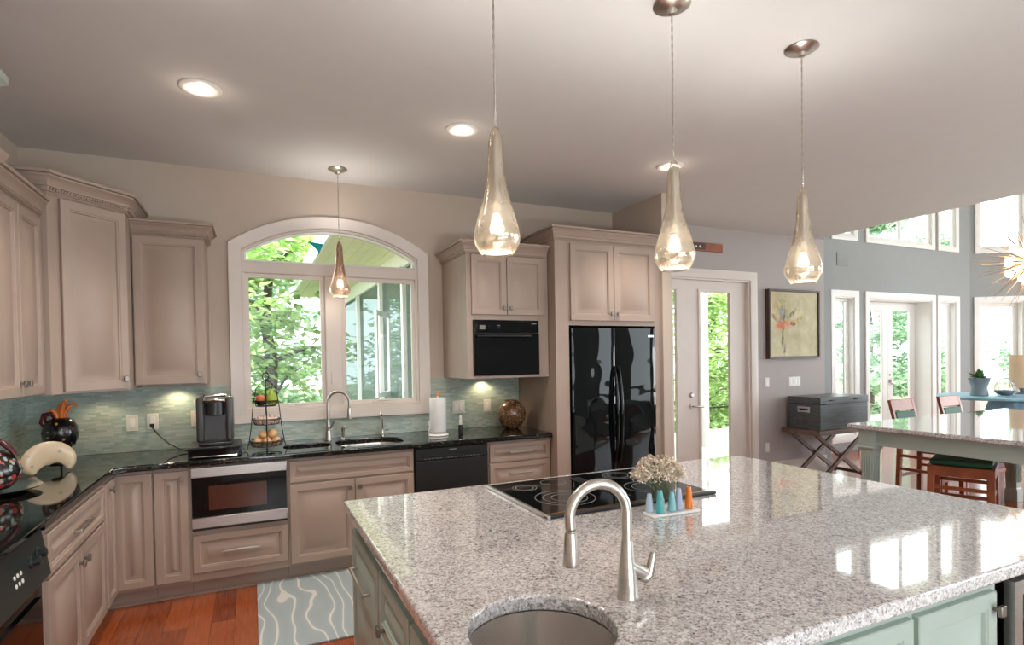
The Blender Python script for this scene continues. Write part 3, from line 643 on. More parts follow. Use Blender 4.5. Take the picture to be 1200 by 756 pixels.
t = cabinet('wall_oven_cabinet', 'taupe hanging cabinet with two small doors above a black built-in oven', 'cabinet', (1.56, 4.22, 0), 0, .735, .618, 1.385, 2.44,
        [('door', .04, .345, 1.90, 2.38, ('knob', .318, 1.955)), ('door', .35, .69, 1.90, 2.38, ('knob', .378, 1.955))], top=True, opening=(.05, .64, 1.405, 1.86))
crown(t, [(0, .61), (0, 0), (.725, 0)], 2.385, 2.485, beads=False)
t = thing('refrigerator_surround', 'tall taupe cabinet surround enclosing the black refrigerator with two doors on top', 'cabinet', (2.30, 4.10, 0))
MB().box(0, .02, .02, .735, 0, 2.56).box(1.08, 1.098, .02, .735, 0, 2.56).box(.02, 1.08, .02, .735, 1.825, 1.843).box(.02, 1.08, .02, .735, 2.54, 2.56).box(.02, 1.08, .715, .735, 0, 2.54) \
    .box(0, .128, 0, .02, 0, 2.56).box(1.03, 1.098, 0, .02, 0, 2.56).box(.128, 1.03, 0, .02, 1.815, 2.56).obj('body', 'cab', t, smooth=False)
q = panel_ring(MB(), .14, .575, 1.855, 2.505).obj('door', 'cab', t); knob(q, .545, 1.915)
q = panel_ring(MB(), .58, 1.015, 1.855, 2.505).obj('door', 'cab', t); knob(q, .61, 1.915)
crown(t, [(0, .73), (0, 0), (1.095, 0)], 2.525, 2.64, .045, beads=False)
# range hood
t = thing('range_hood', 'range hood at the far left edge with cream mantle moulding and pale green crown', 'hood', (-1.399, 2.0, 0))
MB().box(0, .42, 0, .76, 1.75, 2.26).box(0, .40, .02, .74, 2.37, 2.55).obj('hood_body', 'cab', t, smooth=False)
MB().sweep([(0, 0), (.45, 0), (.45, .80), (0, .80)], [(0, 2.26), (.02, 2.27), (.03, 2.32), (.075, 2.35), (.09, 2.385), (0, 2.385)]).obj('mantle_moulding', 'cab', t)
MB().sweep([(0, 0), (.46, 0), (.46, .78), (0, .78)], [(-.02, 2.55), (.02, 2.55), (.04, 2.60), (.06, 2.635), (.09, 2.655), (.09, 2.685), (-.02, 2.685)]).obj('top_crown', 'sage', t)

# ---------------------------------------------------------------- black granite counter
inner = []
sk1 = [(.26, 4.60), (.255, 4.45), (.29, 4.36), (.37, 4.33), (.48, 4.335), (.535, 4.37), (.545, 4.45), (.55, 4.60), (.52, 4.65), (.30, 4.65)]
sk1 = rrect(.20, .535, 4.34, 4.60, .09)
sk2 = rrect(.575, 1.07, 4.24, 4.66, (.14, .14, .14, .14))
outer = [(-1.399, 2.862), (-.775, 2.862), (-.775, 4.09), (-.715, 4.155), (2.285, 4.155), (2.285, 4.838), (-1.399, 4.838)]
me = slab([outer, sk1, sk2], .04, .007, 3); me.transform(Matrix.Translation((0, 0, .895)))
tag(finish('countertop', me, 'blackgran'), 'polished black granite countertop running along both kitchen walls', 'countertop')
MB().box(-1.36, 2.298, 4.828, 4.8385, .916, 1.40).box(2.29, 2.298, 4.5, 4.5001, 0.95, .951).b.free()
def splash(name, boxes, mat, lab):
    m_ = MB()
    for b in boxes: m_.box(*b)
    return struct(m_.obj(name, mat, smooth=False), lab, 'backsplash')
splash('trim_backsplash_back', [(-1.388, -.152, 4.828, 4.8395, .917, 1.379), (-.152, 1.432, 4.828, 4.8395, .917, 1.066), (1.432, 1.56, 4.828, 4.8395, .917, 1.38), (1.56, 2.297, 4.828, 4.8395, .917, 1.383)], 'tile', 'green glass mosaic backsplash under the window and wall cabinets')
splash('trim_backsplash_left', [(-1.3995, -1.388, 1.9, 4.8395, .917, 1.379)], 'tiley', 'green glass mosaic backsplash on the left wall')

# sinks
def bowl(mb, loop, z1, depth, shrink=.86, wall=.0):
    n = len(loop); cx = sum(p[0] for p in loop)/n; cy = sum(p[1] for p in loop)/n
    R = lambda k, z: [Vector((cx+(x-cx)*k, cy+(y-cy)*k, z)) for x, y in loop]
    rings = [R(1.10, z1), R(1.0, z1), R(.985, z1-.02), R(.95, z1-depth+.03), R(shrink, z1-depth), R(.2, z1-depth-.004), R(.06, z1-depth-.006)]
    mb.loft(rings, False, True); return mb
t = thing('double_sink', 'stainless undermount double sink below the arched window', 'sink')
bowl(MB(), sk1, .873, .15).obj('small_bowl', 'sinkst', t); bowl(MB(), sk2, .8725, .18).obj('large_bowl', 'sinkst', t)
MB().lathe([(.001, .0), (.035, .0), (.04, .004), (.03, .006), (.001, .005)], (.82, 4.45, .6875), 20).obj('drain', 'chrome', t)
def faucet(name, label, loc, rz, H, R, straight, mat='nickel', r=.013, drop=.09, base=.026, handle='side', tip=.05):
    t = thing(name, label, 'faucet', loc, rz)
    pts = [(0, 0, 0.10)] + [(0, 0, .1+(straight-.1)*i/4) for i in range(1, 5)]
    pts += [(R-R*math.cos(PI*i/16*1.02), 0, straight+R*math.sin(PI*i/16*1.02)) for i in range(1, 17)]
    ex = pts[-1]; pts += [(ex[0]-.002, 0, ex[2]-drop*.35)]
    MB().tube(pts, r, 16).obj('spout', mat, t)
    e = pts[-1]
    MB().lathe([(r+.001, 0), (r-.002, -.008), (r+.002, -.010), (r+.004, -.03), (r+.009, -tip-.02), (r+.008, -tip-.028), (r-.004, -tip-.028)], e, 20).obj('spray_head', mat, t)
    MB().lathe([(base, 0), (base, .004), (base-.002, .010), (base-.003, .05), (base-.006, .075), (r+.0045, .11), (r+.002, .145), (r+.0015, .150)], n=24).obj('faucet_base', mat, t)
    return t
# island cabinet bodies --------------------------------------------------
IX0, IX1, IY0, IY1 = .36, 2.735, .87, 2.60
fx, fy = .405, .955
g = 'island base cabinets'
cabinet('island_cabinet', 'sage green island pull-out with a tall panel and bar handle at the far left corner', 'cabinet', (fx, 2.565, 0), -PI/2, .575, .56, .10, TOP, [('drawer', .012, .565, .12, .80, ('pull', .12, .44, .665))], 'sage', toe=1)
cabinet('island_cabinet', 'sage green island drawer cabinet on the left side next to the pull-out', 'cabinet', (fx, 1.99, 0), -PI/2, .43, .56, .10, TOP,
        [('drawer', .012, .42, .60, .80, ('knob', .10, .635)), ('drawer', .012, .42, .36, .59, ('knob', .10, .42)), ('drawer', .012, .42, .12, .35, ('knob', .10, .18))], 'sage', toe=1)
cabinet('island_cabinet', 'sage green island cabinet under the round sink at the left near corner', 'cabinet', (fx, 1.56, 0), -PI/2, .585, .56, .10, TOP, [('door', .012, .575, .12, .80)], 'sage', toe=1)
cabinet('island_cabinet', 'sage green island cabinet on the near side with two panelled doors', 'cabinet', (1.19, fy, 0), 0, .895, .58, .10, TOP,
        [('door', .012, .447, .12, .805), ('door', .472, .865, .12, .805, ('knob', .845, .755))], 'sage', toe=1)
t = thing('island_core', 'sage green inner base of the island carrying the cooktop', 'cabinet', (0, 0, 0))
MB().box(.97, 1.18, .98, 1.54, .0, TOP).box(.97, 2.66, 1.55, 1.57, .0, TOP).box(.97, .99, 1.57, 2.56, 0, TOP).box(.99, 2.66, 2.54, 2.56, 0, TOP).box(2.64, 2.66, 1.57, 2.54, 0, TOP).obj('base_panel', 'sage', t, smooth=False)
# wine cooler
t = thing('wine_cooler', 'under-counter wine cooler with brown-reflecting steel frame at the right of the island', 'appliance', (2.10, fy, 0))
MB().box(0, .555, .03, .58, .02, .86).obj('housing', 'blackm', t, smooth=False)
m_ = MB(); casing_strip(m_, rect(.035, .55, .12, .82), [(0, 0), (0, .03), (-.045, .03), (-.045, .0)], True); q = m_.obj('door', 'steel', t)
MB().box(.08, .505, -.022, -.006, .165, .775).obj('door_glass', 'black', q, smooth=False)
MB().box(.005, .55, .0, .028, .825, .855).obj('control_strip', 'black', t, smooth=False)
# island top with round sink hole
SCX, SCY, SR = .600, 1.155, .172
cut = rrect(IX0, IX1, IY0, IY1, (.07, .012, .012, .05), 8)
me = slab([cut, circ(SCX, SCY, SR, 64), rrect(1.06, 1.845, 1.94, 2.47, .01)], .042, .008, 3); me.transform(Matrix.Translation((0, 0, .896)))
tag(finish('island_countertop', me, 'granite'), 'large speckled light grey granite island top in the foreground', 'countertop')
t = thing('round_sink', 'round stainless undermount prep sink in the island foreground', 'sink')
bowl(MB(), circ(SCX, SCY, SR+.004, 64), .873, .17).obj('bowl', 'sinkst', t)
MB().lathe([(.001, 0), (.04, 0), (.045, .004), (.03, .006), (.001, .004)], (SCX, SCY, .6985), 24).obj('drain', 'chrome', t)
t = faucet('gooseneck_faucet', 'tall brushed nickel gooseneck faucet beside the round island sink', (.872, 1.195, .917), PI-.12, .33, .080, .222, r=.0135, drop=.06, tip=.065, base=.029)
m_ = MB(); m_.tube([(.0, 0, .085), (-.025, .0, .070), (-.046, 0, .058), (-.052, 0, .052)], [.021, .021, .019, .010], 14).tube([(-.036, 0, .052), (-.052, 0, .042), (-.064, 0, .052), (-.070, 0, .078), (-.078, 0, .108)], [.013, .014, .013, .011, .008], 12)
m_.obj('lever', 'nickel', t)
for ch in t.children: pass
# cooktop
t = thing('cooktop', 'black glass downdraft cooktop set into the island with steel side rails', 'cooktop')
MB().box(1.062, 1.843, 1.942, 2.468, .86, .9175).obj('burner_box', 'blackm', t, smooth=False)
finish('glass_top', (lambda m_: (m_.transform(Matrix.Translation((0, 0, .9245))), m_)[1])(slab([rrect(1.033, 1.87, 1.935, 2.515, .012)], .012, .003)), 'black', t)
MB().box(1.018, 1.032, 1.90, 2.517, .918, .932).obj('side_rail', 'steel', t, bevel=.002)
MB().box(1.018, 1.882, 1.905, 1.934, .918, .930).obj('front_rail', 'blackm', t, bevel=.003)
MB().box(1.03, 1.88, 1.926, 1.934, .9302, .932).obj('front_trim', 'brass', t)
MB().box(1.02, 1.882, 2.516, 2.524, .918, .932).obj('back_rail', 'steel', t, bevel=.002)
def ring(m_, c, r, w_=.004, z=.9310): 
    n = 48; m_.loft([[Vector((c[0]+(r+o)*math.cos(2*PI*i/n), c[1]+(r+o)*math.sin(2*PI*i/n), z+h)) for i in range(n)] for o, h in ((0, -.001), (0, .0003), (w_, .0003), (w_, -.001))], False, False)
for (c, rs) in (((1.155, 2.38), (.055, .04)), ((1.23, 2.13), (.13, .095, .06)), ((1.33, 2.42), (.06,)), ((1.70, 2.40), (.075, .05)), ((1.68, 2.12), (.115, .08))):
    m_ = MB()
    for r in rs: ring(m_, c, r)
    m_.obj('burner_ring', 'burner', t)
m_ = MB().box(1.44, 1.50, 2.02, 2.45, .9305, .9325)
for i in range(16): m_.box(1.445, 1.495, 2.03+i*.026, 2.042+i*.026, .9325, .935)
m_.obj('downdraft_vent', 'blackm', t, smooth=False)

# faucets at the window sink
t = faucet('kitchen_faucet', 'brushed nickel pull-down faucet behind the double sink', (.545, 4.70, .9155), -.35, .4, .085, .30, r=.012, tip=.07, base=.027)
MB().tube([(0, 0, .09), (.03, -.055, .10)], [.017, .015], 12).tube([(.03, -.055, .10), (.05, -.09, .125), (.075, -.12, .16)], [.009, .007, .006], 8).obj('lever', 'nickel', t)
t = thing('filter_faucet', 'slim polished filtered water tap right of the main kitchen faucet', 'faucet', (.985, 4.745, .9155))
MB().lathe([(.022, 0), (.022, .008), (.013, .014), (.012, .05), (.009, .055)], n=16).obj('tap_base', 'chrome', t)
MB().tube([(0, 0, .05), (0, -.005, .10), (-.008, -.02, .16), (-.02, -.05, .20), (-.03, -.085, .205), (-.035, -.105, .18), (-.035, -.108, .16)], .006, 8).obj('spout', 'chrome', t)
MB().tube([(.01, 0, .04), (.05, -.01, .045)], .005, 8).obj('lever', 'chrome', t)
t = thing('soap_dispenser', 'small chrome soap pump beside the kitchen faucet', 'soap dispenser', (.66, 4.72, .9155))
MB().lathe([(.02, 0), (.02, .006), (.012, .012), (.011, .06), (.014, .065), (.014, .09), (.004, .095)], n=16).obj('pump_body', 'chrome', t)
MB().tube([(0, 0, .09), (0, -.03, .11), (.02, -.07, .10)], .006, 8).obj('nozzle', 'chrome', t)

# ---------------------------------------------------------------- appliances
t = thing('range', 'dark charcoal slide-in range at the lower left with control knobs', 'range', (-.79, 2.095, 0), PI/2)
MB().box(.004, .756, .03, .60, .02, .90).obj('body', 'dgreen', t, smooth=False)
MB().box(.002, .758, -.02, .60, .90, .919).obj('glass_cooktop', 'black', t, bevel=.003)
mm = Matrix.Translation((0, -.035, .70)) @ Matrix.Rotation(-.16, 4, 'X')
MB().box(.002, .758, 0, .05, 0, .19, mm).obj('control_panel', 'dgreen', t, bevel=.004)
for x, z in ((.66, .115), (.585, .105), (.16, .105), (.085, .115)):
    MB().lathe([(.026, 0), (.026, .006), (.019, .010), (.017, .03), (.005, .034)], n=20, m=mm @ Matrix.Translation((x, 0, z)) @ Matrix.Rotation(PI/2, 4, 'X')).obj('knob', 'dgreen', t)
m_ = MB()
for i in range(3):
    for k in range(2): m_.lathe([(.008, 0), (.008, .002)], n=12, m=mm @ Matrix.Translation((.48-i*.03, 0, .07+k*.03)) @ Matrix.Rotation(PI/2, 4, 'X'))
m_.obj('button', 'white', t)
MB().box(.01, .75, -.005, .03, .14, .68).obj('oven_door', 'black', t, bevel=.004)
MB().box(.06, .70, -.016, -.004, .60, .63).obj('oven_handle', 'black', t)
# microwave drawer
t = thing('microwave_drawer', 'stainless built-in microwave with copper-brown window under the black counter', 'microwave', (-.385, 4.22, 0))
MB().box(.02, .575, .0, .45, .458, .855).obj('housing', 'blackm', t, smooth=False)
MB().box(.010, .588, -.03, -.001, .795, .862).obj('top_panel', 'steel', t, bevel=.003)
MB().box(.010, .588, -.045, -.001, .465, .535).obj('bottom_panel', 'steel', t, bevel=.004)
q = MB().box(.012, .586, -.028, -.001, .537, .793).obj('door', 'black', t, smooth=False)
MB().box(.11, .46, -.030, -.027, .575, .735).obj('window', 'ovenin', q, smooth=False)
MB().box(.012, .586, -.02, -.0005, .446, .463).obj('lower_vent', 'blackm', t, smooth=False)
# dishwasher
t = thing('dishwasher', 'black dishwasher between the sink cabinet and the drawer cabinet', 'dishwasher', (1.115, 4.22, 0))
MB().box(0, .60, .0, .58, .1, .865).obj('tub', 'blackm', t, smooth=False)
MB().box(.004, .596, -.028, -.001, .12, .765).obj('door', 'blackm', t, bevel=.004)
q = MB().box(.004, .596, -.026, -.001, .77, .862).obj('control_panel', 'blackm', t, bevel=.004)
MB().box(.06, .54, -.040, -.026, .80, .812).obj('handle', 'dgreen', t, bevel=.004)
m_ = MB()
for i in range(15):
    if i in (5, 9): continue
    m_.box(.07+i*.031, .088+i*.031, -.0272, -.026, .776, .784)
m_.obj('button_row', 'burner', t, smooth=False)
MB().box(.27, .33, -.0275, -.026, .838, .846).obj('badge', 'silver', t, smooth=False)
MB().box(0, .6, .07, .09, 0, .1).obj('toe_panel', 'blackm', t, smooth=False)
# built-in oven
t = thing('wall_oven', 'black built-in microwave oven in the hanging cabinet', 'oven', (1.56, 4.22, 0))
MB().box(.052, .638, .0, .5, 1.408, 1.857).obj('housing', 'blackm', t, smooth=False)
MB().box(.055, .635, -.022, -.001, 1.755, 1.855).obj('control_panel', 'black', t, bevel=.002)
q = MB().box(.055, .635, -.024, -.001, 1.408, 1.748).obj('door', 'black', t, bevel=.002)
MB().tube([(.075, -.055, 1.725), (.20, -.06, 1.727), (.34, -.062, 1.727), (.55, -.055, 1.725)], .009, 10).box(.08, .095, -.055, -.02, 1.717, 1.733).box(.53, .545, -.055, -.02, 1.717, 1.733).obj('handle', 'blackm', t)
MB().box(.565, .61, -.0235, -.0215, 1.826, 1.834).obj('badge', 'silver', t, smooth=False)
m_ = MB()
for z in (1.79, 1.81): m_.box(.25, .28, -.0235, -.0215, z, z+.006)
m_.box(.10, .15, -.0235, -.0215, 1.78, 1.815).obj('display', 'burner', t, smooth=False)
# refrigerator
def wavy_black():
    t = NT('wavy_black_refrigerator_gloss'); v = t.obj()
    return t.done(t.bsdf(color=srgb(8, 12, 14), rough=.03, spec=.35, normal=t.bump(t.noise(v, 3.2, 1, .4), .35, .05)))
M['fridge'] = wavy_black()
t = thing('refrigerator', 'glossy black side-by-side refrigerator with two curved handles', 'refrigerator', (2.432, 4.10, 0))
MB().box(.006, .888, .03, .66, .02, 1.795).obj('cabinet', 'blackm', t, smooth=False)
def fdoor(x0, x1):
    m_ = MB(); n = 12; P = []
    for i in range(n+1):
        u_ = i/n; x = x0+(x1-x0)*u_; P.append((x, -.018-.018*math.sin(PI*min(1, max(0, u_)))**.5))
    P += [(x1, .028), (x0, .028)]; m_.prism(P, .08, 1.79); return m_
for a, b, hx, s in ((.010, .444, .425, -1), (.452, .886, .471, 1)):
    q = fdoor(a, b).obj('door', 'fridge', t)
    m_ = MB(); pts = []
    for i in range(19):
        u_ = i/18; z = .62+(1.46-.62)*u_; o_ = math.sin(PI*u_); pts.append((hx-s*.0*o_, -.028-.052*o_**.6, z))
    m_.tube(pts, [.010+.006*math.sin(PI*i/18) for i in range(19)], 12).obj('handle', 'black', q)
MB().box(.79, .85, -.0365, -.028, 1.715, 1.73).obj('badge', 'silver', t, smooth=False)
MB().box(.01, .886, -.01, .03, .02, .075).obj('kick_grille', 'blackm', t, smooth=False)

# ---------------------------------------------------------------- counter clutter
def plate_wall(name, label, cat, x, z, n=1, y=BW-.012, kind='switch', gang=.046):
    t = thing(name, label, cat, (x, y, z)); w_ = .036+(n-1)*gang/2
    MB().box(-w_, w_, -.006, 0, -.058, .058).obj('cover_plate', 'plate', t, bevel=.003)
    for i in range(n):
        cx = (i-(n-1)/2)*gang
        MB().box(cx-.016, cx+.016, -.010, -.0055, -.033, .033).obj('rocker' if kind == 'switch' else 'socket', 'white', t, bevel=.002)
    return t
plate_wall('light_switch', 'white light switch on the backsplash left of the plugged outlet', 'light switch', -.79, 1.122)
plate_wall('power_outlet', 'white wall outlet with the black coffee maker cord plugged in', 'outlet', -.665, 1.127, kind='o')
plate_wall('power_outlet', 'white wall outlet partly hidden behind the coffee maker', 'outlet', -.385, 1.132, kind='o')
plate_wall('light_switch', 'white double switch plate behind the paper towel holder', 'light switch', 1.69, 1.112, 2)
plate_wall('power_outlet', 'white wall outlet left of the brown mosaic vase', 'outlet', 1.97, 1.113, kind='o')
plate_wall('light_switch', 'small white switch plate under the left edge of the painting', 'light switch', 5.725, 1.20, 1, DW_, gang=.046)
plate_wall('light_switch', 'wide white triple switch plate under the right half of the painting', 'light switch', 6.21, 1.197, 4, DW_)
plate_wall('power_outlet', 'low white outlet above the baseboard beside the patio door', 'outlet', 5.72, .40, 1, DW_, kind='o')
# coffee maker on drawer
t = thing('pod_drawer', 'flat black coffee pod drawer under the coffee maker', 'drawer', (-.235, 4.40, .916))
MB().box(-.16, .16, -.16, .17, 0, .072).obj('case', 'blackm', t, bevel=.005)
MB().box(-.15, .15, -.168, -.160, .01, .062).obj('drawer_front', 'black', t, bevel=.002)
MB().tube([(-.13, -.175, .01), (.13, -.175, .01)], .004, 6).obj('handle', 'chrome', t)
t = thing('coffee_maker', 'dark grey single-cup coffee maker with chrome trim', 'coffee maker', (-.235, 4.41, .9885))
MB().box(-.10, .10, -.02, .14, 0, .27).obj('body', 'coffee', t, bevel=.022, seg=3)
MB().lathe([(.055, .20), (.060, .205), (.06, .29), (.04, .30)], (0, -.055, 0), 24).box(-.055, .055, -.055, .0, .20, .295).obj('brew_head', 'coffeed', t)
MB().box(-.112, -.066, -.10, .14, .02, .325).box(.066, .112, -.10, .14, .02, .325).obj('side_tower', 'coffee', t, bevel=.018, seg=3)
MB().box(-.1, .1, -.12, -.0, 0, .022).obj('drip_tray', 'coffeed', t, bevel=.008)
MB().tube([(-.066, -.10, .29), (-.060, -.125, .305), (0, -.135, .31), (.060, -.125, .305), (.066, -.10, .29), (.066, .0, .33), (-.066, .0, .33)], .010, 10, closed=True).obj('handle_trim', 'chrome', t)
MB().box(.071, .108, -.102, .10, .321, .329).obj('top_button_panel', 'chrome', t, bevel=.002)
MB().tube([(-.665, 4.812, 1.10), (-.665, 4.79, 1.09), (-.62, 4.76, 1.03), (-.55, 4.70, .97), (-.47, 4.62, .935), (-.42, 4.58, .925), (-.41, 4.54, .925), (-.37, 4.58, .96), (-.30, 4.553, 1.0)], .0045, 8) \
    .box(-.678, -.652, 4.785, 4.814, 1.088, 1.112).obj('power_cord', 'cable', t, loc=(.235, -4.41, -.9885))
# wire basket
bx, by = .088, 4.43
t = thing('tiered_basket', 'black three-tier wire basket with a ring on top standing left of the sink', 'basket', (bx, by, .916))
tiers = [(.315, .0, .078), (.185, 0, .092), (.03, 0, .115)]
m_ = MB()
for (z, _, r) in tiers:
    for dz, k in ((0, .86), (.038, 1.0), (.03, .98)): m_.tube([(r*k*math.cos(2*PI*i/28), r*k*math.sin(2*PI*i/28), z+dz) for i in range(28)], .0028, 6, closed=True)
    for i in range(20):
        a = 2*PI*i/20; m_.tube([(r*.86*math.cos(a), r*.86*math.sin(a), z), (r*math.cos(a), r*math.sin(a), z+.038)], .0016, 5)
    for i in range(4):
        a = PI*i/4; m_.tube([(r*.86*math.cos(a), r*.86*math.sin(a), z), (-r*.86*math.cos(a), -r*.86*math.sin(a), z)], .0018, 5)
m_.obj('wire_tier', 'iron', t)
m_ = MB()
for sx in (-1, 1):
    m_.tube([(0, 0, .50), (sx*.03, 0, .485), (sx*.065, 0, .44), (sx*.08, 0, .36), (sx*.088, 0, .30), (sx*.10, 0, .17), (sx*.118, 0, .05), (sx*.130, 0, .012), (sx*.150, 0, .004), (sx*.152, 0, .02)], .0035, 6)
m_.tube([(0, -.11, .004), (0, -.112, .04), (0, -.09, .2), (0, -.076, .35), (0, -.03, .47), (0, 0, .50)], .0035, 6)
m_.tube([(0, .11, .004), (0, .112, .04), (0, .09, .2), (0, .076, .35), (0, .03, .47), (0, 0, .50)], .0035, 6)
m_.obj('frame', 'iron', t)
MB().tube([(.022*math.cos(2*PI*i/20), 0, .528+.024*math.sin(2*PI*i/20)) for i in range(20)], .0035, 6, closed=True).obj('ring', 'iron', t)
random.seed(3)
on = [(-.062, -.045, .052), (.0, -.06, .054), (.062, -.04, .052), (-.045, .05, .052), (.035, .05, .052), (-.025, -.02, .098), (.035, -.015, .102)]
first = None
for i, (x, y, z) in enumerate(on):
    lab = 'tan onion in the bottom basket tier, ' + ['leftmost in front', 'middle of the front row', 'rightmost at the front', 'behind on the left', 'behind on the right', 'topmost left of the pile', 'topmost right and largest of the pile'][i]
    if first is None:
        o = MB().lathe([(.002, -.028), (.018, -.025), (.034, -.008), (.035, .006), (.024, .022), (.008, .030), (.003, .038)], n=18).obj('onion', 'onion'); first = o
    else: o = first.copy(); col.objects.link(o)
    o.location = (bx+x, by+y, .916+z+.010); o.rotation_euler = (random.uniform(-.7, .7), random.uniform(-.7, .7), random.uniform(0, 6)); s_ = .95 if i < 6 else 1.1; o.scale = (s_,)*3
    tag(o, lab, 'onion', 'onions in the bottom tier of the wire basket')
gl = [(-.05, -.03, 'left front'), (.0, -.052, 'centre front'), (.052, -.028, 'right front'), (-.025, .035, 'left back'), (.035, .035, 'right back')]
first = None
for i, (x, y, n_) in enumerate(gl):
    if first is None:
        m_ = MB()
        for k in range(6): a = PI*k/3; m_.ball((.012*math.cos(a), .012*math.sin(a), 0), .022, .75, .75, 1, 10, 8)
        m_.tube([(0, 0, .012), (0, 0, .028), (.003, 0, .042)], [.012, .006, .003], 8); o = m_.obj('garlic_bulb', 'garlic'); first = o
    else: o = first.copy(); col.objects.link(o)
    o.location = (bx+x*.95, by+y*.95, .916+.185+.026); o.rotation_euler = (.5*random.uniform(-1, 1), .9*random.uniform(-1, 1), random.uniform(0, 6)); o.scale = (1.15,)*3
    tag(o, 'pinkish white garlic bulb at the '+n_+' of the middle basket tier', 'garlic', 'garlic bulbs in the middle tier of the wire basket')
t = thing('small_bowl', 'small black bowl in the top basket tier', 'bowl', (bx-.036, by-.012, .916+.3185))
MB().lathe([(.015, 0), (.02, .002), (.034, .018), (.037, .034), (.034, .034), (.03, .018), (.012, .006)], n=22).obj('bowl', 'blackb', t)
o = MB().lathe([(.002, -.026), (.02, -.024), (.032, -.004), (.030, .014), (.016, .026), (.003, .022)], n=20).obj('apple', 'apple', loc=(bx-.036, by-.012, .916+.368)); tag(o, 'orange-red apple resting in the small black bowl', 'apple')
t = thing('pear', 'large yellow-green pear in the top basket tier', 'pear', (bx+.038, by-.005, .916+.321))
MB().lathe([(.004, 0), (.026, .003), (.038, .022), (.039, .045), (.031, .070), (.018, .092), (.012, .104), (.003, .110)], n=22).obj('fruit', 'pear', t)
MB().tube([(0, 0, .105), (.002, 0, .12), (.006, 0, .13)], .002, 6).obj('stem', 'bark', t)
# paper towel
t = thing('paper_towel_holder', 'white paper towel roll on a white scrolled stand', 'paper towel holder', (1.395, 4.50, .916))
MB().lathe([(.085, 0), (.087, .004), (.082, .012), (.075, .018), (.012, .02)], n=30).obj('base', 'white', t)
m_ = MB().lathe([(.02, .03), (.066, .03), (.068, .035), (.068, .305), (.066, .31), (.02, .31)], n=36); m_.obj('paper_roll', 'cardw', t)
MB().tube([(0, 0, .018), (0, 0, .33)], .006, 8).obj('rod', 'white', t)
MB().lathe([(.006, .325), (.012, .332), (.009, .345), (.003, .355)], n=12).obj('finial', 'orange', t)
MB().tube([(-.08, -.01, .012), (-.086, -.02, .05), (-.078, -.025, .08), (-.085, -.02, .11), (-.078, -.02, .13)], .005, 8).obj('side_arm', 'white', t)
t = thing('spray_bottle', 'small white-topped black bottle right of the paper towels', 'bottle', (1.578, 4.46, .916))
MB().lathe([(.018, 0), (.019, .003), (.019, .075), (.016, .08)], n=18).obj('bottle_base', 'blackm', t)
MB().lathe([(.014, .08), (.014, .115), (.010, .12), (.010, .15), (.004, .155)], n=16).obj('pump', 'plate', t)
t = thing('mosaic_vase', 'round brown mosaic vase at the right end of the black counter', 'vase', (2.115, 4.60, .916))
MB().lathe([(.05, 0), (.06, .003), (.09, .03), (.122, .085), (.130, .135), (.118, .185), (.085, .225), (.062, .238), (.060, .246), (.066, .256), (.052, .256), (.048, .24), (.04, .20)], n=36).obj('vase_body', 'vase', t)
# left corner decor
t = thing('gourd_ornament', 'black speckled ceramic gourd with orange curled spikes on a thin stand in the corner', 'ornament', (-1.125, 4.50, .916))
MB().lathe([(.06, 0), (.06, .006), (.01, .012), (.006, .02), (.006, .09)], n=20).obj('stand', 'iron', t)
MB().lathe([(.004, .085), (.04, .09), (.075, .115), (.092, .16), (.098, .20), (.09, .24), (.07, .275), (.05, .29), (.02, .295)], n=28).obj('gourd_body', 'speck', t)
MB().tube([(-.055, -.01, .22), (-.085, -.02, .27), (-.075, -.02, .315), (-.04, -.01, .325), (-.02, 0, .285)], [.020, .020, .018, .016, .012], 10).obj('loop_handle', 'wine', t)
for (dx, dy, hh) in ((-.03, -.01, .07), (.0, .0, .10), (.025, -.01, .125), (.05, .01, .10)):
    MB().tube([(dx*.3, dy, .28), (dx*.5, dy, .28+hh*.45), (dx*.9, dy*1.4, .28+hh*.85), (dx*1.4, dy*1.8, .28+hh), (dx*1.8, dy*1.8, .28+hh*.8)], [.014, .014, .013, .010, .003], 10).obj('spike', 'orange', t)
# crescent dish standing on edge
t = thing('crescent_dish', 'cream crescent-shaped ceramic piece standing on the black counter', 'ornament', (-1.085, 4.14, .916), .5)
m_ = MB(); rings = []
for i in range(25):
    u_ = i/24; a = math.radians(205-225*u_); rc = .088; wv = .014+.056*math.sin(PI*min(1, max(0, u_**.8*1.0)))**.75
    c_ = Vector((rc*math.cos(a), 0, .085+rc*.88*math.sin(a))); rd = Vector((math.cos(a), 0, math.sin(a)))
    rings.append([c_+rd*wv*math.cos(k*PI/6)+Vector((0, .016*math.sin(k*PI/6), 0)) for k in range(12)])
m_.loft(rings); o = m_.obj('ornament_body', 'cream', t)
zmin = min(v.co.z for v in o.data.vertices); o.location.z = -zmin
t = thing('silver_platter', 'round silver platter under the floral teapot at the left edge', 'platter', (-1.19, 3.60, .916))
MB().lathe([(.10, 0), (.15, .004), (.20, .02), (.205, .026), (.195, .024), (.14, .010), (.05, .008)], n=40).obj('platter', 'silver', t)
t = thing('floral_teapot', 'black teapot painted with red and white flowers at the left edge', 'teapot', (-1.195, 3.60, .930))
t.scale = (.86, .86, .86)
MB().lathe([(.06, 0), (.10, .01), (.145, .06), (.158, .11), (.145, .16), (.105, .205), (.06, .225), (.03, .23)], n=32).obj('pot_body', 'floral', t)
MB().tube([(-.08, 0, .2), (-.07, 0, .27), (0, 0, .30), (.07, 0, .275), (.11, 0, .23), (.135, 0, .19)], [.014, .016, .016, .016, .015, .012], 10).obj('handle', 'wine', t)
MB().tube([(.0, .12, .10), (.0, .19, .14), (0, .225, .20)], [.028, .02, .014], 12).obj('spout', 'floral', t)
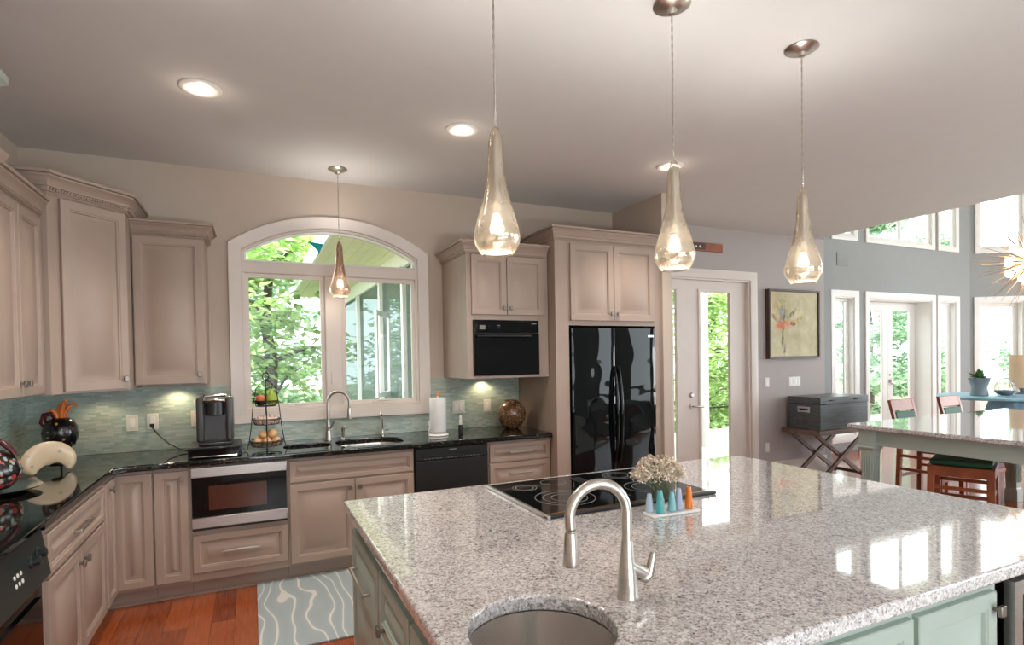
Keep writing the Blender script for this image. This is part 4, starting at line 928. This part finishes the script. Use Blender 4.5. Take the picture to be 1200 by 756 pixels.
MB().lathe([(.05, .222), (.045, .24), (.02, .25), (.012, .262), (.004, .27)], n=20).obj('lid', 'floral', t)
# shakers, flowers on the island
t = thing('serving_tray', 'small white rectangular tray on the island beside the cooktop', 'tray', (1.50, 1.755, .9175), -.06)
finish('tray', (lambda m_: (m_.transform(Matrix.Translation((0, 0, .005))), m_)[1])(slab([rrect(-.115, .115, -.033, .037, .01)], .01, .003)), 'white', t)
for i, (x, y, mt, nm, h) in enumerate(((-.092, .02, 'bs2', 'pale blue', .072), (-.066, -.012, 'bs1', 'aqua', .09), (-.040, .018, 'bs2', 'tall pale blue', .068), (-.004, -.004, 'bs3', 'mint green', .076), (.034, .002, 'bs4', 'lavender', .085), (.082, .0, 'bs5', 'orange', .086))):
    o = MB().lathe([(.014, 0), (.0165, .002), (.0165, h*.15), (.013, h*.6), (.0095, h*.93), (.008, h), (.006, h), (.006, h*.8)], n=20).obj('bud_vase', mt)
    o.location = (1.50+x*math.cos(-.06)-y*math.sin(-.06), 1.755+x*math.sin(-.06)+y*math.cos(-.06), .9285)
    tag(o, nm+' ceramic bud vase standing on the small white tray' + (' behind the aqua one' if i == 2 else ' at the left end' if i == 0 else ''), 'vase', 'bud vases on the white tray')
random.seed(11)
t = thing('dried_flowers', 'bunch of beige dried flowers in the bud vases above the cooktop', 'flowers', (1.495, 1.79, .985))
m_ = MB(); ms = MB()
for i in range(700):
    a = random.uniform(0, 2*PI); e = random.uniform(-.1, 1.2); r = random.uniform(.35, 1)**.6*.12
    c_ = Vector((r*math.cos(a)*math.cos(e)*1.0-.015, r*math.sin(a)*math.cos(e)*.7+.02, .07+r*math.sin(e)*.72))
    for k in range(4):
        q_ = Matrix.Translation(c_) @ Euler((random.uniform(-1, 1), random.uniform(-1, 1), random.uniform(0, 6))).to_matrix().to_4x4()
        l_ = random.uniform(.006, .012); vs = [m_.b.verts.new(q_ @ Vector(p)) for p in ((0, 0, 0), (l_, -.003, .003), (l_*1.7, 0, .001), (l_, .003, .003))]; m_.b.faces.new(vs)
    if i % 6 == 0: ms.tube([(random.uniform(-.06, .06), 0, -.02), c_*.5, c_], .0009, 4)
m_.obj('petals', 'dry', t); ms.obj('stems', 'stem', t)

# rug
me = slab([rrect(.0, .95, 3.22, 4.275, .01)], .012, .003); me.transform(Matrix.Translation((0, 0, .0065)))
tag(finish('kitchen_rug', me, 'rug'), 'pale blue rug with white wavy lines in front of the sink', 'rug')

# ---------------------------------------------------------------- painting, sign, vent
t = thing('painting', 'abstract floral painting on beige canvas in a dark wood frame', 'painting', (5.71, DW_, 1.485))
casing_strip(MB(), rect(0, .905, 0, .855), [(0, .001), (0, .062), (-.022, .062), (-.022, .045), (-.03, .045), (-.03, .001)], True).obj('frame', 'dwood', t)
MB().box(.03, .875, -.045, -.002, .03, .825).obj('canvas', 'canvas', t, smooth=False)
t = thing('wooden_wall_plaque', 'narrow brown wooden plaque mounted above the patio door', 'wall plaque', (4.25, DW_, 2.735))
MB().box(0, .75, -.03, -.001, 0, .095).obj('board', 'brick', t, bevel=.006)
MB().box(.15, .48, -.034, -.03, .012, .083).obj('inlay', 'dwood', t, smooth=False)
MB().ball((.40, -.036, .047), .018, 1, .4, 1).ball((.34, -.036, .047), .014, 1, .4, 1).obj('ornament', 'silver', t)
t = thing('wall_vent', 'square grey vent grille above the narrow left bay window', 'vent', (8.23, BAY, 2.90))
m_ = MB().box(0, .27, -.01, -.001, 0, .2)
for i in range(8): m_.box(.02, .25, -.014, -.01, .02+i*.021, .03+i*.021)
m_.obj('grille', 'wallg', t, smooth=False)

for (lab, b) in (('added unseen cream rug bouncing light behind the viewer', (-.4, 6.2, -3.0, .2)), ('added unseen cream rug bouncing light in the great room', (8.0, 12.5, -2.8, 3.0))):  # pale rugs added out of sight to bounce light onto the ceiling
    me = slab([rrect(*b, .02)], .014, .003); me.transform(Matrix.Translation((0, 0, .0075))); tag(finish('added_bounce_rug', me, 'bouncerug'), lab, 'rug')
# ---------------------------------------------------------------- trunk on stand
t = thing('luggage_stand', 'brown wooden folding cross-leg stand under the dark chest', 'stand', (5.99, 4.42, 0))
MB().box(-.06, .92, .0, .07, .585, .64).box(-.06, .92, .42, .49, .585, .64).obj('top_rail', 'swood', t, bevel=.004)
MB().box(-.065, -.03, .0, .49, .585, .64).box(.90, .935, .0, .49, .585, .64).obj('end_rail', 'swood', t, bevel=.004)
for y in (.06, .40):
    for s in (1, -1):
        x0, x1 = (.0, .86) if s > 0 else (.86, .0)
        dv = Vector((x1-x0, 0, -.56)); mm = Matrix.Translation((x0, y+(.015 if s > 0 else -.02), .588)) @ dv.to_track_quat('X', 'Z').to_matrix().to_4x4()
        MB().box(.02, dv.length-.03, -.014, .014, -.024, .024, mm).obj('leg', 'swood', t, bevel=.003)
MB().box(.03, .07, .02, .46, .05, .09).box(.79, .83, .02, .46, .05, .09).obj('foot_bar', 'swood', t, bevel=.004)
t = thing('wooden_chest', 'dark grey-black wooden chest resting on the folding stand', 'chest', (6.0, 4.44, .641))
MB().box(0, .86, 0, .43, 0, .30).obj('chest_body', 'chest', t, bevel=.005)
MB().box(-.004, .864, -.004, .434, .303, .385).obj('lid', 'chest', t, bevel=.005)
m_ = MB(); m_.box(-.008, -.001, .13, .30, .20, .27).obj('side_plate', 'silver', t, bevel=.002)
for x in (.2, .62): MB().tube([(x-.04, -.006, .35), (x-.03, -.02, .345), (x+.03, -.02, .345), (x+.04, -.006, .35)], .005, 6).obj('latch', 'iron', t)
MB().box(-.013, -.008, .16, .27, .225, .245).obj('pull_slot', 'iron', t, smooth=False)

# ---------------------------------------------------------------- second table and stools
t = thing('counter_table', 'tall sage green table with granite top and turned square legs in the next room', 'table', (4.66, 0, 0))
me = slab([rrect(0, 2.55, .55, 3.22, (.05, .05, .05, .05), 6)], .035, .008); me.transform(Matrix.Translation((0, 0, .93-.0175)))
finish('table_top', me, 'granite', t)
MB().box(.09, .12, .66, 3.10, .76, .893).box(2.40, 2.43, .66, 3.10, .76, .893).box(.09, 2.43, 3.08, 3.11, .76, .893).box(.09, 2.43, .66, .69, .76, .893).obj('apron', 'sage', t, smooth=False)
for (x, y) in ((.115, 3.07), (.115, .72), (2.40, 3.07), (2.40, .72)):
    m_ = MB(); R = lambda h, z: [Vector((x+sx*h, y+sy*h, z)) for sx, sy in ((-1, -1), (1, -1), (1, 1), (-1, 1))]
    m_.loft([R(h, z) for h, z in ((.062, .893), (.062, .75), (.068, .745), (.068, .735), (.058, .725), (.052, .70), (.05, .66), (.042, .14), (.05, .13), (.05, .12), (.055, .11), (.055, 0))])
    for i in range(4):
        o_ = -.03+i*.02
        m_.box(x+o_-.004, x+o_+.004, y-.056, y-.05, .20, .66).box(x-.056, x-.05, y+o_-.004, y+o_+.004, .20, .66)
    m_.obj('leg', 'sage', t, bevel=.002)
def stool(label, loc, rz, back=True, group='wooden counter stools with green leather'):
    t = thing('counter_stool', label, 'stool', loc, rz, group)
    MB().box(-.21, .21, -.20, .20, .615, .66).obj('seat_cushion', 'leather', t, bevel=.018, seg=3)
    MB().box(-.225, .225, -.215, .215, .53, .612).obj('seat_frame', 'brick', t, bevel=.006)
    for sx in (-1, 1):
        for sy in (-1, 1):
            top = 1.02 if (back and sy > 0) else .53
            pts = [Vector((sx*.20, sy*.19, .53)), Vector((sx*.215, sy*.205, 0))]
            m_ = MB().loft([[p+Vector((a, b, 0))*.022 for a, b in ((-1, -1), (1, -1), (1, 1), (-1, 1))] for p in pts])
            if top > .6: m_.loft([[Vector((sx*.205, .19+.10*k_, .60+.42*k_))+Vector((a*.019, b*.016, 0)) for a, b in ((-1, -1), (1, -1), (1, 1), (-1, 1))] for k_ in (0, .5, 1)])
            m_.obj('leg', 'brick', t, bevel=.003)
    MB().box(-.20, .20, -.205, -.185, .20, .235).box(-.20, .20, .185, .205, .20, .235).box(-.22, -.20, -.19, .19, .28, .31).box(.20, .22, -.19, .19, .28, .31) \
        .box(-.20, .20, -.205, -.185, .36, .39).box(-.22, -.20, -.19, .19, .42, .45).box(.20, .22, -.19, .19, .42, .45).obj('stretcher', 'brick', t, bevel=.003)
    if back:
        mm = Matrix.Translation((0, .19, .60)) @ Matrix.Rotation(-.235, 4, 'X')
        MB().box(-.20, .20, -.014, .018, .31, .435, mm).obj('back_rail', 'brick', t, bevel=.006)
        MB().box(-.185, .185, -.022, .018, .10, .30, mm).obj('back_cushion', 'leather', t, bevel=.01)
    return t
s0 = stool('wooden stool with green seat tucked under the near end of the tall table', (5.33, 2.66, 0), .38, False)
stool('left-hand counter stool with green back behind the tall table, nearest the chest', (6.52, 3.56, 0), .05)
stool('right-hand counter stool with green back behind the tall table, nearer the blue table', (7.42, 3.56, 0), .05)
stool('wooden stool under the right end of the tall table at the frame edge', (5.95, 2.02, 0), .38, False)
# blue table, cloth, pots
t = thing('side_table', 'sky blue round table in front of the angled bay window', 'table', (9.9, 4.45, 0))
MB().lathe([(.74, .85), (.76, .86), (.76, .88), (.74, .89)], n=44).obj('table_top', 'bluep', t)
MB().lathe([(.28, 0), (.28, .03), (.07, .06), (.05, .3), (.07, .6), (.12, .85)], n=24).obj('pedestal', 'bluep', t)
m_ = MB(); rings = []
for k in range(6):
    z = [.01, .004, -.03, -.10, -.17, -.24][k]; rr_ = [.02, .40, .47, .50, .52, .54][k]
    rings.append([Vector((rr_*(1+(.05*math.sin(7*a_)+.03*math.sin(13*a_))*(k > 1))*math.cos(a_), rr_*(1+(.05*math.sin(7*a_))*(k > 1))*math.sin(a_), z+.0)) for a_ in [2*PI*i/60 for i in range(60)]])
m_.loft(rings, True, False)
o = m_.obj('draped_cloth', 'cloth'); o.location = (9.86, 4.02, .896)
tag(o, 'pale blue cloth draped over the sky blue table', 'cloth')
t = thing('potted_plant', 'small plant in a grey pot on the sky blue table', 'potted plant', (9.60, 4.58, .891))
MB().lathe([(.10, 0), (.11, .01), (.09, .12), (.13, .24), (.14, .26), (.11, .26), (.08, .2)], n=24).obj('pot', 'terra', t)
m_ = MB()
for i in range(60):
    a = random.uniform(0, 6.28); e = random.uniform(.2, 1.4); q_ = Matrix.Translation((0, 0, .24)) @ Euler((0, -e, a)).to_matrix().to_4x4(); l_ = random.uniform(.08, .2)
    vs = [m_.b.verts.new(q_ @ Vector(p)) for p in ((0, 0, 0), (l_*.6, -.02, .01), (l_, 0, 0), (l_*.6, .02, .01))]; m_.b.faces.new(vs)
m_.obj('leaves', 'dryg', t)
t = thing('wire_cloche', 'dark bowl under a pale wire dome on the sky blue table', 'bowl', (9.80, 4.36, .905))
t.scale = (.72, .72, .72)
MB().lathe([(.08, 0), (.12, .01), (.17, .07), (.18, .09), (.16, .09), (.1, .03)], n=26).obj('bowl', 'terra', t)
m_ = MB()
for k in range(6):
    a = PI*k/6; m_.tube([(.165*math.cos(b_)*math.cos(a), .165*math.cos(b_)*math.sin(a), .09+.24*math.sin(b_)) for b_ in [PI*i/16 for i in range(17)]], .004, 5)
m_.obj('wire_dome', 'silver', t)
t = thing('table_lamp', 'table lamp with a beige drum shade at the right frame edge', 'lamp', (10.28, 4.36, .891))
MB().lathe([(.09, 0), (.09, .02), (.03, .04), (.05, .12), (.02, .2), (.015, .3)], n=20).obj('lamp_base', 'terra', t)
MB().lathe([(.16, .10), (.145, .58), (.14, .58), (.155, .10)], n=30, cap=False).obj('lamp_shade', 'shade', t)

# ---------------------------------------------------------------- lights
def downlight(x, y, label, energy=52):
    t = thing('recessed_light', label, 'ceiling light', (x, y, CE), 0, 'recessed ceiling lights')
    MB().lathe([(.105, -.001), (.104, -.006), (.088, -.012), (.078, -.010), (.062, -.006), (.056, -.001)], n=36).obj('trim_ring', 'white', t)
    MB().lathe([(.001, -.009), (.050, -.008), (.054, -.003), (.001, -.0015)], n=30).obj('lens', 'lens', t)
    light('lamp', 'SPOT', (0, 0, -.04), energy, (1, .91, .80), .06, parent=t, spot=math.radians(108), blend=.7)
    light('lamp_spill', 'POINT', (0, 0, -.075), .4, (1, .85, .68), .03, parent=t)
    return t
downlight(-.215, 3.45, 'round recessed ceiling light at the upper left above the corner counter')
downlight(1.26, 3.43, 'round recessed ceiling light above the sink, left of the first island pendant')
downlight(2.99, 3.47, 'round recessed ceiling light partly behind the middle island pendant')
downlight(-.18, 2.42, 'round recessed ceiling light just above the top of the frame')
PROF = [(.007, .463), (.012, .458), (.022, .43), (.026, .40), (.028, .36), (.031, .30), (.038, .25), (.050, .20), (.064, .15), (.077, .105), (.085, .072), (.085, .055), (.078, .035), (.066, .015), (.054, 0)]
def pendant(label, x, y, zb, mat='mercury', sc_=1.0, group='mercury glass island pendants', tilt=0):
    t = thing('pendant_light', label, 'pendant light', (x, y, CE), 0, group)
    MB().lathe([(.001, 0), (.075*sc_, 0), (.078*sc_, -.005), (.06*sc_, -.016), (.02, -.024), (.016, -.04), (.004, -.045)], n=36).obj('canopy', 'nickel', t)
    m_ = MB(); L_ = CE-zb-.463*sc_
    for s in (0, PI):
        m_.tube([(.0022*math.cos(s+i*.9), .0022*math.sin(s+i*.9), -.04-(L_-.04)*i/60) for i in range(61)], .0021, 6)
    m_.obj('cord', 'nickel', t)
    P = [(r*sc_, z*sc_+zb-CE) for r, z in PROF]
    P2 = P + [((r-.003)*sc_ if r > .004 else r, z*sc_+zb-CE+(.004 if z > .45 else 0)) for r, z in reversed(PROF[1:])]
    MB().lathe(P[::-1], n=40, cap=False).obj('glass_shade', mat, t)
    MB().lathe([(.004, zb-CE+.44*sc_), (.016, zb-CE+.43*sc_), (.017, zb-CE+.27*sc_), (.019, zb-CE+.16*sc_), (.012, zb-CE+.15*sc_)], n=16).obj('socket', 'chrome', t)
    MB().lathe([(.010, zb-CE+.15*sc_), (.018, zb-CE+.125*sc_), (.026, zb-CE+.10*sc_), (.024, zb-CE+.085*sc_), (.001, zb-CE+.078*sc_)], n=24).obj('bulb', 'bulbp', t)
    MB().lathe([(.002, zb-CE+.012*sc_), (.050*sc_, zb-CE+.012*sc_), (.052*sc_, zb-CE+.009*sc_), (.002, zb-CE+.008*sc_)], n=28).obj('opening_glow', 'openglow', t)  # glowing disc added to whiten the open end of the shade
    light('lamp', 'POINT', (0, 0, zb-CE-.02), 2.0*sc_, (1, .84, .66), .03, parent=t)
    light('added_ceiling_fill', 'SPOT', (0, 0, zb-CE+.48*sc_), 7*sc_, (1, .93, .86), .03, parent=t, spot=math.radians(165), blend=1, rot=(PI, 0, 0))  # extra upward spot, added to brighten the ceiling
    return t
pendant('mercury glass teardrop pendant, leftmost and nearest of the three over the island', .82, 1.885, 1.918)
pendant('mercury glass teardrop pendant in the middle of the three over the island', 1.637, 1.88, 1.903)
pendant('mercury glass teardrop pendant, rightmost of the three over the island', 2.449, 1.897, 1.885)
pendant('small copper-tinted glass pendant hanging in front of the arched window', .632, 4.50, 2.035, 'amber', .93, 'window pendant')
# under cabinet pucks
def puck(x, y, z, label, e=2.2, rot=(0, 0, 0)):
    t = thing('under_cabinet_light', label, 'light', (x, y, z), 0, 'under-cabinet lights')
    MB().lathe([(.032, 0), (.032, -.008), (.026, -.010)], n=20).obj('puck_housing', 'white', t)
    light('lamp', 'SPOT', (0, 0, -.02), e, (1, .78, .5), .02, parent=t, spot=math.radians(140), blend=.6, rot=rot)
puck(-.50, 4.74, 1.3995, 'small puck light under the wall cabinet left of the window', 3.0)
puck(-.95, 4.66, 1.3795, 'small puck light under the tall corner wall cabinet', 2.0)
puck(-1.30, 3.6, 1.3845, 'small puck light under the left wall cabinet', 2.4)
puck(1.92, 4.76, 1.384, 'small puck light under the hanging oven cabinet', 3.2)
# sputnik chandelier
random.seed(5)
CC = (9.0, 3.70, 2.66)
t = thing('starburst_chandelier', 'gold starburst chandelier with lit bulbs at the right frame edge', 'chandelier', CC)
light('lamp', 'POINT', (0, 0, 0), 14, (1, .9, .78), .08, parent=t)
MB().ball((0, 0, 0), .09).obj('hub', 'brass', t)
MB().tube([(0, 0, .05), (0, 0, 5.3-CC[2])], .008, 8).obj('drop_rod', 'brass', t)
m_ = MB()
for i in range(150):
    z = 1-2*(i+.5)/150; a = i*2.39996; r = math.sqrt(1-z*z); d = Vector((r*math.cos(a), r*math.sin(a), z)); L_ = random.uniform(.42, .66)
    m_.tube([d*.07, d*L_], [.007, .002], 5)
m_.obj('spikes', 'brass', t, smooth=False)
for i in range(22):
    z = 1-2*(i+.5)/22; a = i*2.39996+1.2; r = math.sqrt(1-z*z); d = Vector((r*math.cos(a), r*math.sin(a), z))
    MB().ball(d*.27, .040, seg=10, rings=7).tube([d*.05, d*.24], .009, 6).obj('bulb', 'bulb', t)

# ---------------------------------------------------------------- outside
def outside(name, b, mat, label, cat, kind='structure'):
    o = MB().box(*b).obj(name, mat, smooth=False); o['kind'] = kind; o['label'] = label; o['category'] = cat; return o
outside('ground', (-40, 60, -30, 70, -1.3, -1.2), 'ground', 'leafy woodland ground outside', 'ground')
outside('deck', (1.75, 16, 5.12, 9.6, -.2, -.12), 'deck', 'sunlit pale deck outside the patio door and bay', 'deck')
# screened porch beyond the kitchen window
PX = 1.62
t = thing('screened_porch', 'white framed screened porch with cream soffit seen through the arched window', 'porch', (PX, 5.1, 0))
m_ = MB()
for y in (.25, 1.28, 2.55, 4.3, 6.2): m_.box(-.05, .05, y-.045, y+.045, -.2, 2.62)
m_.box(-.05, .05, 0, 6.4, 2.60, 2.80).box(-.05, .05, 0, 6.4, .70, .80).obj('porch_frame', 'pwhite', t, smooth=False)
MB().box(-.004, .004, .0, 6.3, -.2, 2.6).obj('insect_screen', 'screen', t, smooth=False)
m_ = MB(); m_.box(-.9, 3.9, -.05, 6.5, 2.80, 2.83)
for i in range(8): m_.box(-.9, 0, -.05, 6.5, 2.795, 2.80) if 0 else m_.box(-.88+i*.12, -.872+i*.12, -.05, 6.5, 2.79, 2.80)
m_.obj('soffit', 'soffit', t, smooth=False)
MB().box(-.93, -.90, -.05, 6.5, 2.74, 2.96).obj('fascia', 'pwhite', t, smooth=False)
MB().box(.9, .94, 6.3, 6.34, -.2, 2.8).box(2.3, 2.34, 6.3, 6.34, -.2, 2.8).obj('far_post', 'pwhite', t, smooth=False)
t = thing('open_casement', 'white framed sash standing open on the porch beyond the window', 'window', (1.33, 6.75, 1.1), 1.1)
casing_strip(MB(), rect(0, .62, .0, 1.05), [(0, 0), (-.055, 0), (-.055, .03), (0, .03)], True).obj('sash_frame', 'pwhite', t, smooth=False)
# deck rail seen through the patio door
t = thing('deck_railing', 'dark metal deck railing outside the patio door', 'railing', (4.2, 7.9, -.12))
MB().box(0, 6.5, -.02, .02, .68, .71).obj('rail', 'iron', t, smooth=False)
m_ = MB()
for i in range(7): m_.box(i*1.05, i*1.05+.05, -.025, .025, 0, .72)
m_.obj('post', 'iron', t, smooth=False)
MB().box(3.24, 3.33, -.12, -.03, 0, 3.1).obj('porch_post', 'pwhite', t, smooth=False)
# teal bird ornament in the transom
t = thing('glass_bird', 'teal glass bird ornament hanging in the window transom', 'ornament', (.505, BW-.03, 2.47))
MB().loft([[Vector(p) for p in q_] for q_ in ([(-.07, 0, .04), (-.068, .002, .043), (-.065, 0, .045)], [(-.03, -.004, .0), (-.03, .006, .01), (-.01, 0, .035)], [(.0, -.005, -.03), (.02, .006, -.02), (.045, 0, .03)], [(.004, 0, -.06), (.006, .002, -.058), (.01, 0, -.056)])]).obj('bird', 'teal', t, smooth=False)
MB().tube([(0, 0, .02), (0, 0, .11)], .0008, 4).obj('string', 'iron', t)

def tree_parts(seed, h, cr, nl, leaf, mat, low=.15):
    rnd = random.Random(seed); m_ = MB(); mt = MB()
    pts = [Vector((0, 0, 0))]; p = Vector((0, 0, 0))
    for i in range(8): p = p+Vector((rnd.uniform(-.12, .12), rnd.uniform(-.12, .12), h/8)); pts.append(p.copy())
    mt.tube(pts, [.16*(1-.8*i/8) for i in range(9)], 8)
    cl = []
    for i in range(34):
        u_ = rnd.uniform(low, 1); b0 = pts[int(u_*7.9)]; a = rnd.uniform(0, 6.28); L_ = cr*(1.05-.6*u_)*rnd.uniform(.4, 1)
        e = b0+Vector((math.cos(a)*L_, math.sin(a)*L_, rnd.uniform(-.1, .5)*L_)); mt.tube([b0, (b0+e)/2+Vector((0, 0, .12*L_)), e], [.04, .025, .008], 5); cl.append((b0, e))
    vs_, fs = [], []
    for i in range(nl):
        b0, e = rnd.choice(cl); k = rnd.uniform(.25, 1.1); c_ = b0.lerp(e, k)+Vector((rnd.gauss(0, .32), rnd.gauss(0, .32), rnd.gauss(0, .16)))
        q_ = Euler((rnd.uniform(-.7, .7), rnd.uniform(-.7, .7), rnd.uniform(0, 6.28))).to_matrix(); s_ = leaf*rnd.uniform(.6, 1.25)
        n0 = len(vs_)
        for p_ in ((-1, 0, 0), (-.2, -.55, .1), (1, 0, -.1), (-.2, .55, .1)): vs_.append(c_+q_ @ (Vector(p_)*s_))
        fs.append((n0, n0+1, n0+2, n0+3))
    me = bpy.data.meshes.new('foliage'); me.from_pydata(vs_, [], fs); me.update()
    return me, mt
def tree(label, group, seed, h, cr, nl, leaf, mat, low=.15):
    t = thing('tree', label, 'tree', group=group); me, mt = tree_parts(seed, h, cr, nl, leaf, mat, low)
    finish('foliage', me, mat, t, smooth=False); mt.obj('trunk', 'bark', t); return t
near = tree('bright green leafy tree beyond the arched window', 'woodland trees outside the windows', 1, 5.5, 2.2, 5200, .11, 'leafa', .1)
farr = tree('pale green woodland tree standing behind the nearer leafy trees', 'woodland trees outside the windows', 2, 10, 3.4, 7000, .17, 'leafb', .1)
mid = tree('bright green leafy tree beyond the arched window', 'woodland trees outside the windows', 4, 6.5, 2.6, 6000, .13, 'leafb', .08)
near.location = (.3, 10.2, -1.2)
mid.location = (-4.3, 12.6, -1.2); farr.location = (-.2, 18.2, -1.2)
rnd = random.Random(9)
for i, (x, y) in enumerate(((4.1, 15.0), (-7.6, 8.4))):
    copy_thing(near if i % 2 else mid, (x, y, -1.2), rnd.uniform(0, 6))
for i, (x, y) in enumerate(((-8.0, 19.0), (6.8, 22.5), (-1.5, 26))):
    copy_thing(farr, (x, y, -1.2), rnd.uniform(0, 6))
for i, (x, y) in enumerate(((10.6, 11.3), (15.2, 15.4))):
    copy_thing(near, (x, y, -1.2), rnd.uniform(0, 6), 'green leafy tree beyond the deck railing seen through the patio door')
for i, (x, y) in enumerate(((19.5, 11.3), (27.4, 17.6), (29.5, 11.6))):
    copy_thing(farr if i % 2 else mid, (x, y, -1.2), rnd.uniform(0, 6), 'leafy tree in bright sun beyond the bay windows')
